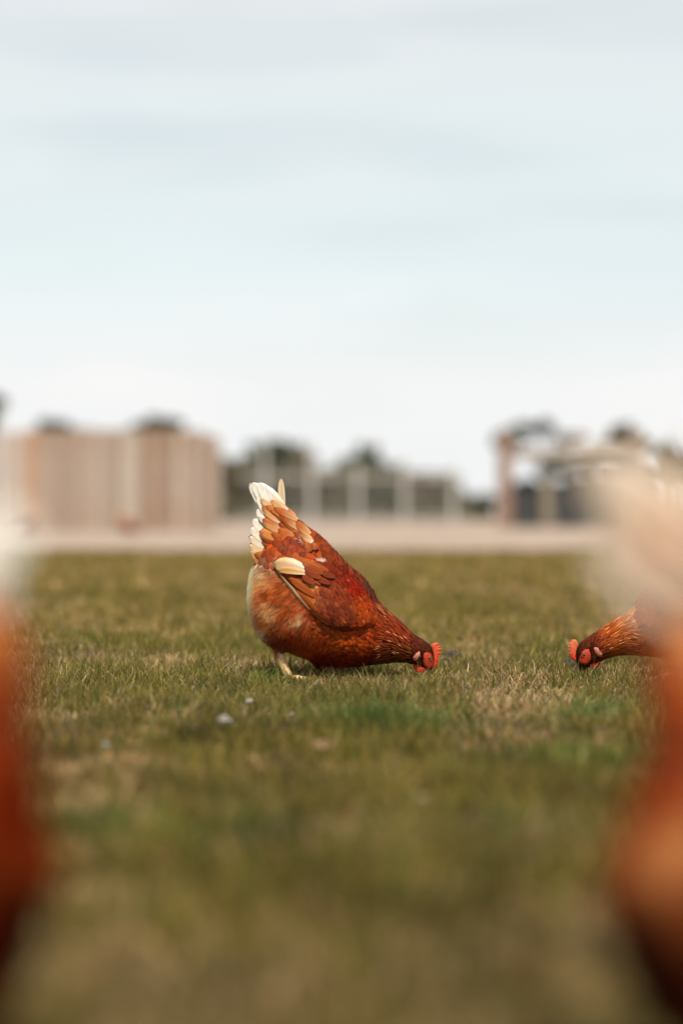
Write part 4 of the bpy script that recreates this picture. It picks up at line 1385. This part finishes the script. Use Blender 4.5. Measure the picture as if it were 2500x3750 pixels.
# trees and bushes
leafm = mat('tree_leaves', 0.7, attr='Col', trans=0.2, spec=0.2)
bark_m = mat('bark', 0.9, color=(0.10, 0.075, 0.055), noise=(4, .7, 1.2))


def crown_mesh(blobs, n, leaf, col, seed):
    r = np.random.default_rng(seed)
    C = np.array([b[:3] for b in blobs]); S = np.array([b[3:6] for b in blobs])
    vol = S.prod(1); k = r.choice(len(blobs), n, p=vol / vol.sum())
    d = r.normal(0, 1, (n, 3)); d /= np.linalg.norm(d, axis=1)[:, None]
    rad = r.uniform(0.25, 1, n) ** 0.45
    # leafy clusters on twigs leave gaps between them
    P = C[k] + d * rad[:, None] * S[k]
    g = np.sin(P[:, 0] * 5.1 + seed) * np.sin(P[:, 1] * 4.3) * np.sin(P[:, 2] * 6.1 + 1) + r.normal(0, .25, n)
    P = P[g > -0.22]; n = len(P)
    a = r.normal(0, 1, (n, 3)); a /= np.linalg.norm(a, axis=1)[:, None]
    b = np.cross(a, r.normal(0, 1, (n, 3))); b /= np.linalg.norm(b, axis=1)[:, None]
    s = leaf * r.uniform(.6, 1.4, (n, 1))
    V = np.stack([P - a * s, P + b * s * .45, P + a * s, P - b * s * .45], 1).reshape(-1, 3)
    Cc = np.repeat(np.asarray(col) * r.uniform(.55, 1.5, (n, 1)) * r.uniform(.9, 1.1, (n, 3)), 4, axis=0)
    return V, np.arange(n * 4).reshape(-1, 4), Cc


def tree(name, px, d, top, blobs, col, n, leaf, label, cat='tree', group=None, trunk=True, seed=1):
    """blobs: (photo x, photo y, radius x px, radius y px) seen from the camera at distance d"""
    x0 = bx(px, d)
    root = empty(name, (x0, d, 0))
    tag(root, label, cat, group)
    sc = d / F
    bl = [(bx(p, d) - x0, random.Random(i + seed).uniform(-.4, .4) * rx * sc, bz(q, d), rx * sc, (rx * .5 + ry * .5) * sc, ry * sc) for i, (p, q, rx, ry) in enumerate(blobs)]
    rr = random.Random(seed * 7 + 1)
    bl0 = bl; bl = []
    for b in bl0:
        bl.append((*b[:3], b[3] * .72, b[4] * .72, b[5] * .72))
        for _ in range(7):
            a_ = rr.uniform(0, 2 * math.pi); q_ = rr.uniform(.22, .42); e_ = rr.uniform(.55, .95)
            bl.append((b[0] + math.cos(a_) * b[3] * e_, b[1] + rr.uniform(-.6, .6) * b[4], b[2] + math.sin(a_) * b[5] * e_, b[3] * q_, b[4] * q_, b[5] * q_))
    V, Q, C = crown_mesh(bl, n, leaf, col, seed)
    bl = bl0
    V[:, 2] = np.maximum(V[:, 2], 0.02)
    np_mesh('crown' if trunk else 'foliage', V, [Q], leafm, C, parent=root, smooth=False)
    m = MB()
    hz = max(b[2] for b in bl)
    r0 = 0.035 * hz
    lowest = min(b[2] - b[5] * .3 for b in bl)
    lowest = max(lowest, .2)
    m.tube([(0, 0, -.1), (.05, 0, lowest * .5), (-.04, 0, lowest), (0, 0, (lowest + hz) / 2)], (r0, r0 * .8, r0 * .6, r0 * .35), 8)
    for b in bl:
        m.tube([(-.02, 0, lowest * .8), ((b[0]) * .5, b[1] * .5, (lowest + b[2]) * .5 + .1), (b[0], b[1], b[2])], (r0 * .45, r0 * .3, r0 * .12), 6)
    m.build('trunk' if trunk else 'stem', bark_m, root)
    return root


TC, TG = (0.10, 0.11, 0.072), (0.135, 0.15, 0.10)
tree('round_tree', 1020, 150, 1590, [(1010, 1655, 125, 80), (960, 1720, 100, 80), (1080, 1700, 100, 80)], TC, 11000, .22, 'dense round dark tree in the middle distance, left of the smaller one', group='far trees', seed=2)
tree('round_tree', 1340, 160, 1620, [(1345, 1685, 76, 72), (1300, 1735, 90, 60), (1400, 1750, 70, 60)], TG, 8500, .22, 'lower grey green tree behind the middle of the rail fence', group='far trees', seed=3)
tree('low_tree', 215, 120, 1515, [(205, 1560, 62, 42), (300, 1580, 60, 30), (140, 1600, 50, 50)], TC, 6000, .18, 'dark tree top poking over the left part of the board fence', group='far trees', seed=4)
tree('low_tree', 590, 120, 1510, [(600, 1562, 78, 42), (500, 1575, 70, 34), (660, 1600, 50, 40)], TC, 7000, .18, 'wide dark tree top poking over the right part of the board fence', group='far trees', seed=5)
tree('slender_tree', -30, 100, 1430, [(-30, 1462, 52, 42), (-60, 1540, 50, 50)], TC, 3500, .16, 'dark tree crown cut by the left frame edge above the pole', group='far trees', seed=6)
tree('open_tree', 1990, 110, 1520, [(1930, 1556, 56, 24), (1995, 1550, 44, 26), (1850, 1600, 58, 44), (2080, 1598, 66, 24), (2060, 1700, 90, 34), (2150, 1690, 60, 40)], TC, 7500, .15,
     'open branched tree with sky showing through, behind the timber frame', group='far trees', seed=7)
tree('open_tree', 2270, 115, 1530, [(2270, 1580, 58, 46), (2330, 1620, 50, 40), (2200, 1680, 50, 30)], TC, 5000, .16, 'dark tree behind the right post of the timber frame', group='far trees', seed=8)
tree('slender_tree', 2440, 105, 1600, [(2432, 1660, 46, 46), (2450, 1740, 70, 60), (2520, 1720, 60, 60)], TC, 5500, .15, 'narrow dark tree nearest the right frame edge', group='far trees', seed=9)
bushes = [(860, 1750, 90, 85), (960, 1770, 110, 100), (1100, 1760, 120, 110), (1230, 1765, 110, 100), (1370, 1775, 110, 100), (1500, 1785, 105, 95), (1620, 1805, 95, 80), (1720, 1845, 72, 55)]
words = ['bush beside the corner of the board fence', 'bush behind the leftmost post of the rail fence', 'bush behind the second rail fence post', 'bush between the second and third rail fence posts',
         'bush between the third and fourth rail fence posts', 'bush behind the fourth rail fence post', 'bush behind the last rail fence post on the right', 'small sloping bush beyond the right end of the rail fence']
for i, (px, py, rx, ry) in enumerate(bushes):
    c = [(0.22, 0.20, 0.14), (0.19, 0.195, 0.14), (0.24, 0.205, 0.155)][i % 3]
    tree('bush', px, 130 + 3 * (i % 3), py, [(px, py, rx, ry), (px - 30, 1860, rx, 50), (px + 35, 1855, rx, 55)], c, 9000, .17, 'dark ' + words[i], 'bush', 'bushes behind the rail fence', trunk=False, seed=20 + i)
for i, (px, py) in enumerate(((1930, 1800), (2120, 1790), (2300, 1760))):
    tree('bush', px, 95, py, [(px, py, 110, 70), (px, 1860, 110, 60)], (0.045, 0.05, 0.038), 6000, .15,
         ['dark bush behind the left post of the timber frame', 'dark bush behind the middle of the timber frame', 'dark bush behind the right post of the timber frame'][i], 'bush', 'bushes behind the timber frame', trunk=False, seed=40 + i)
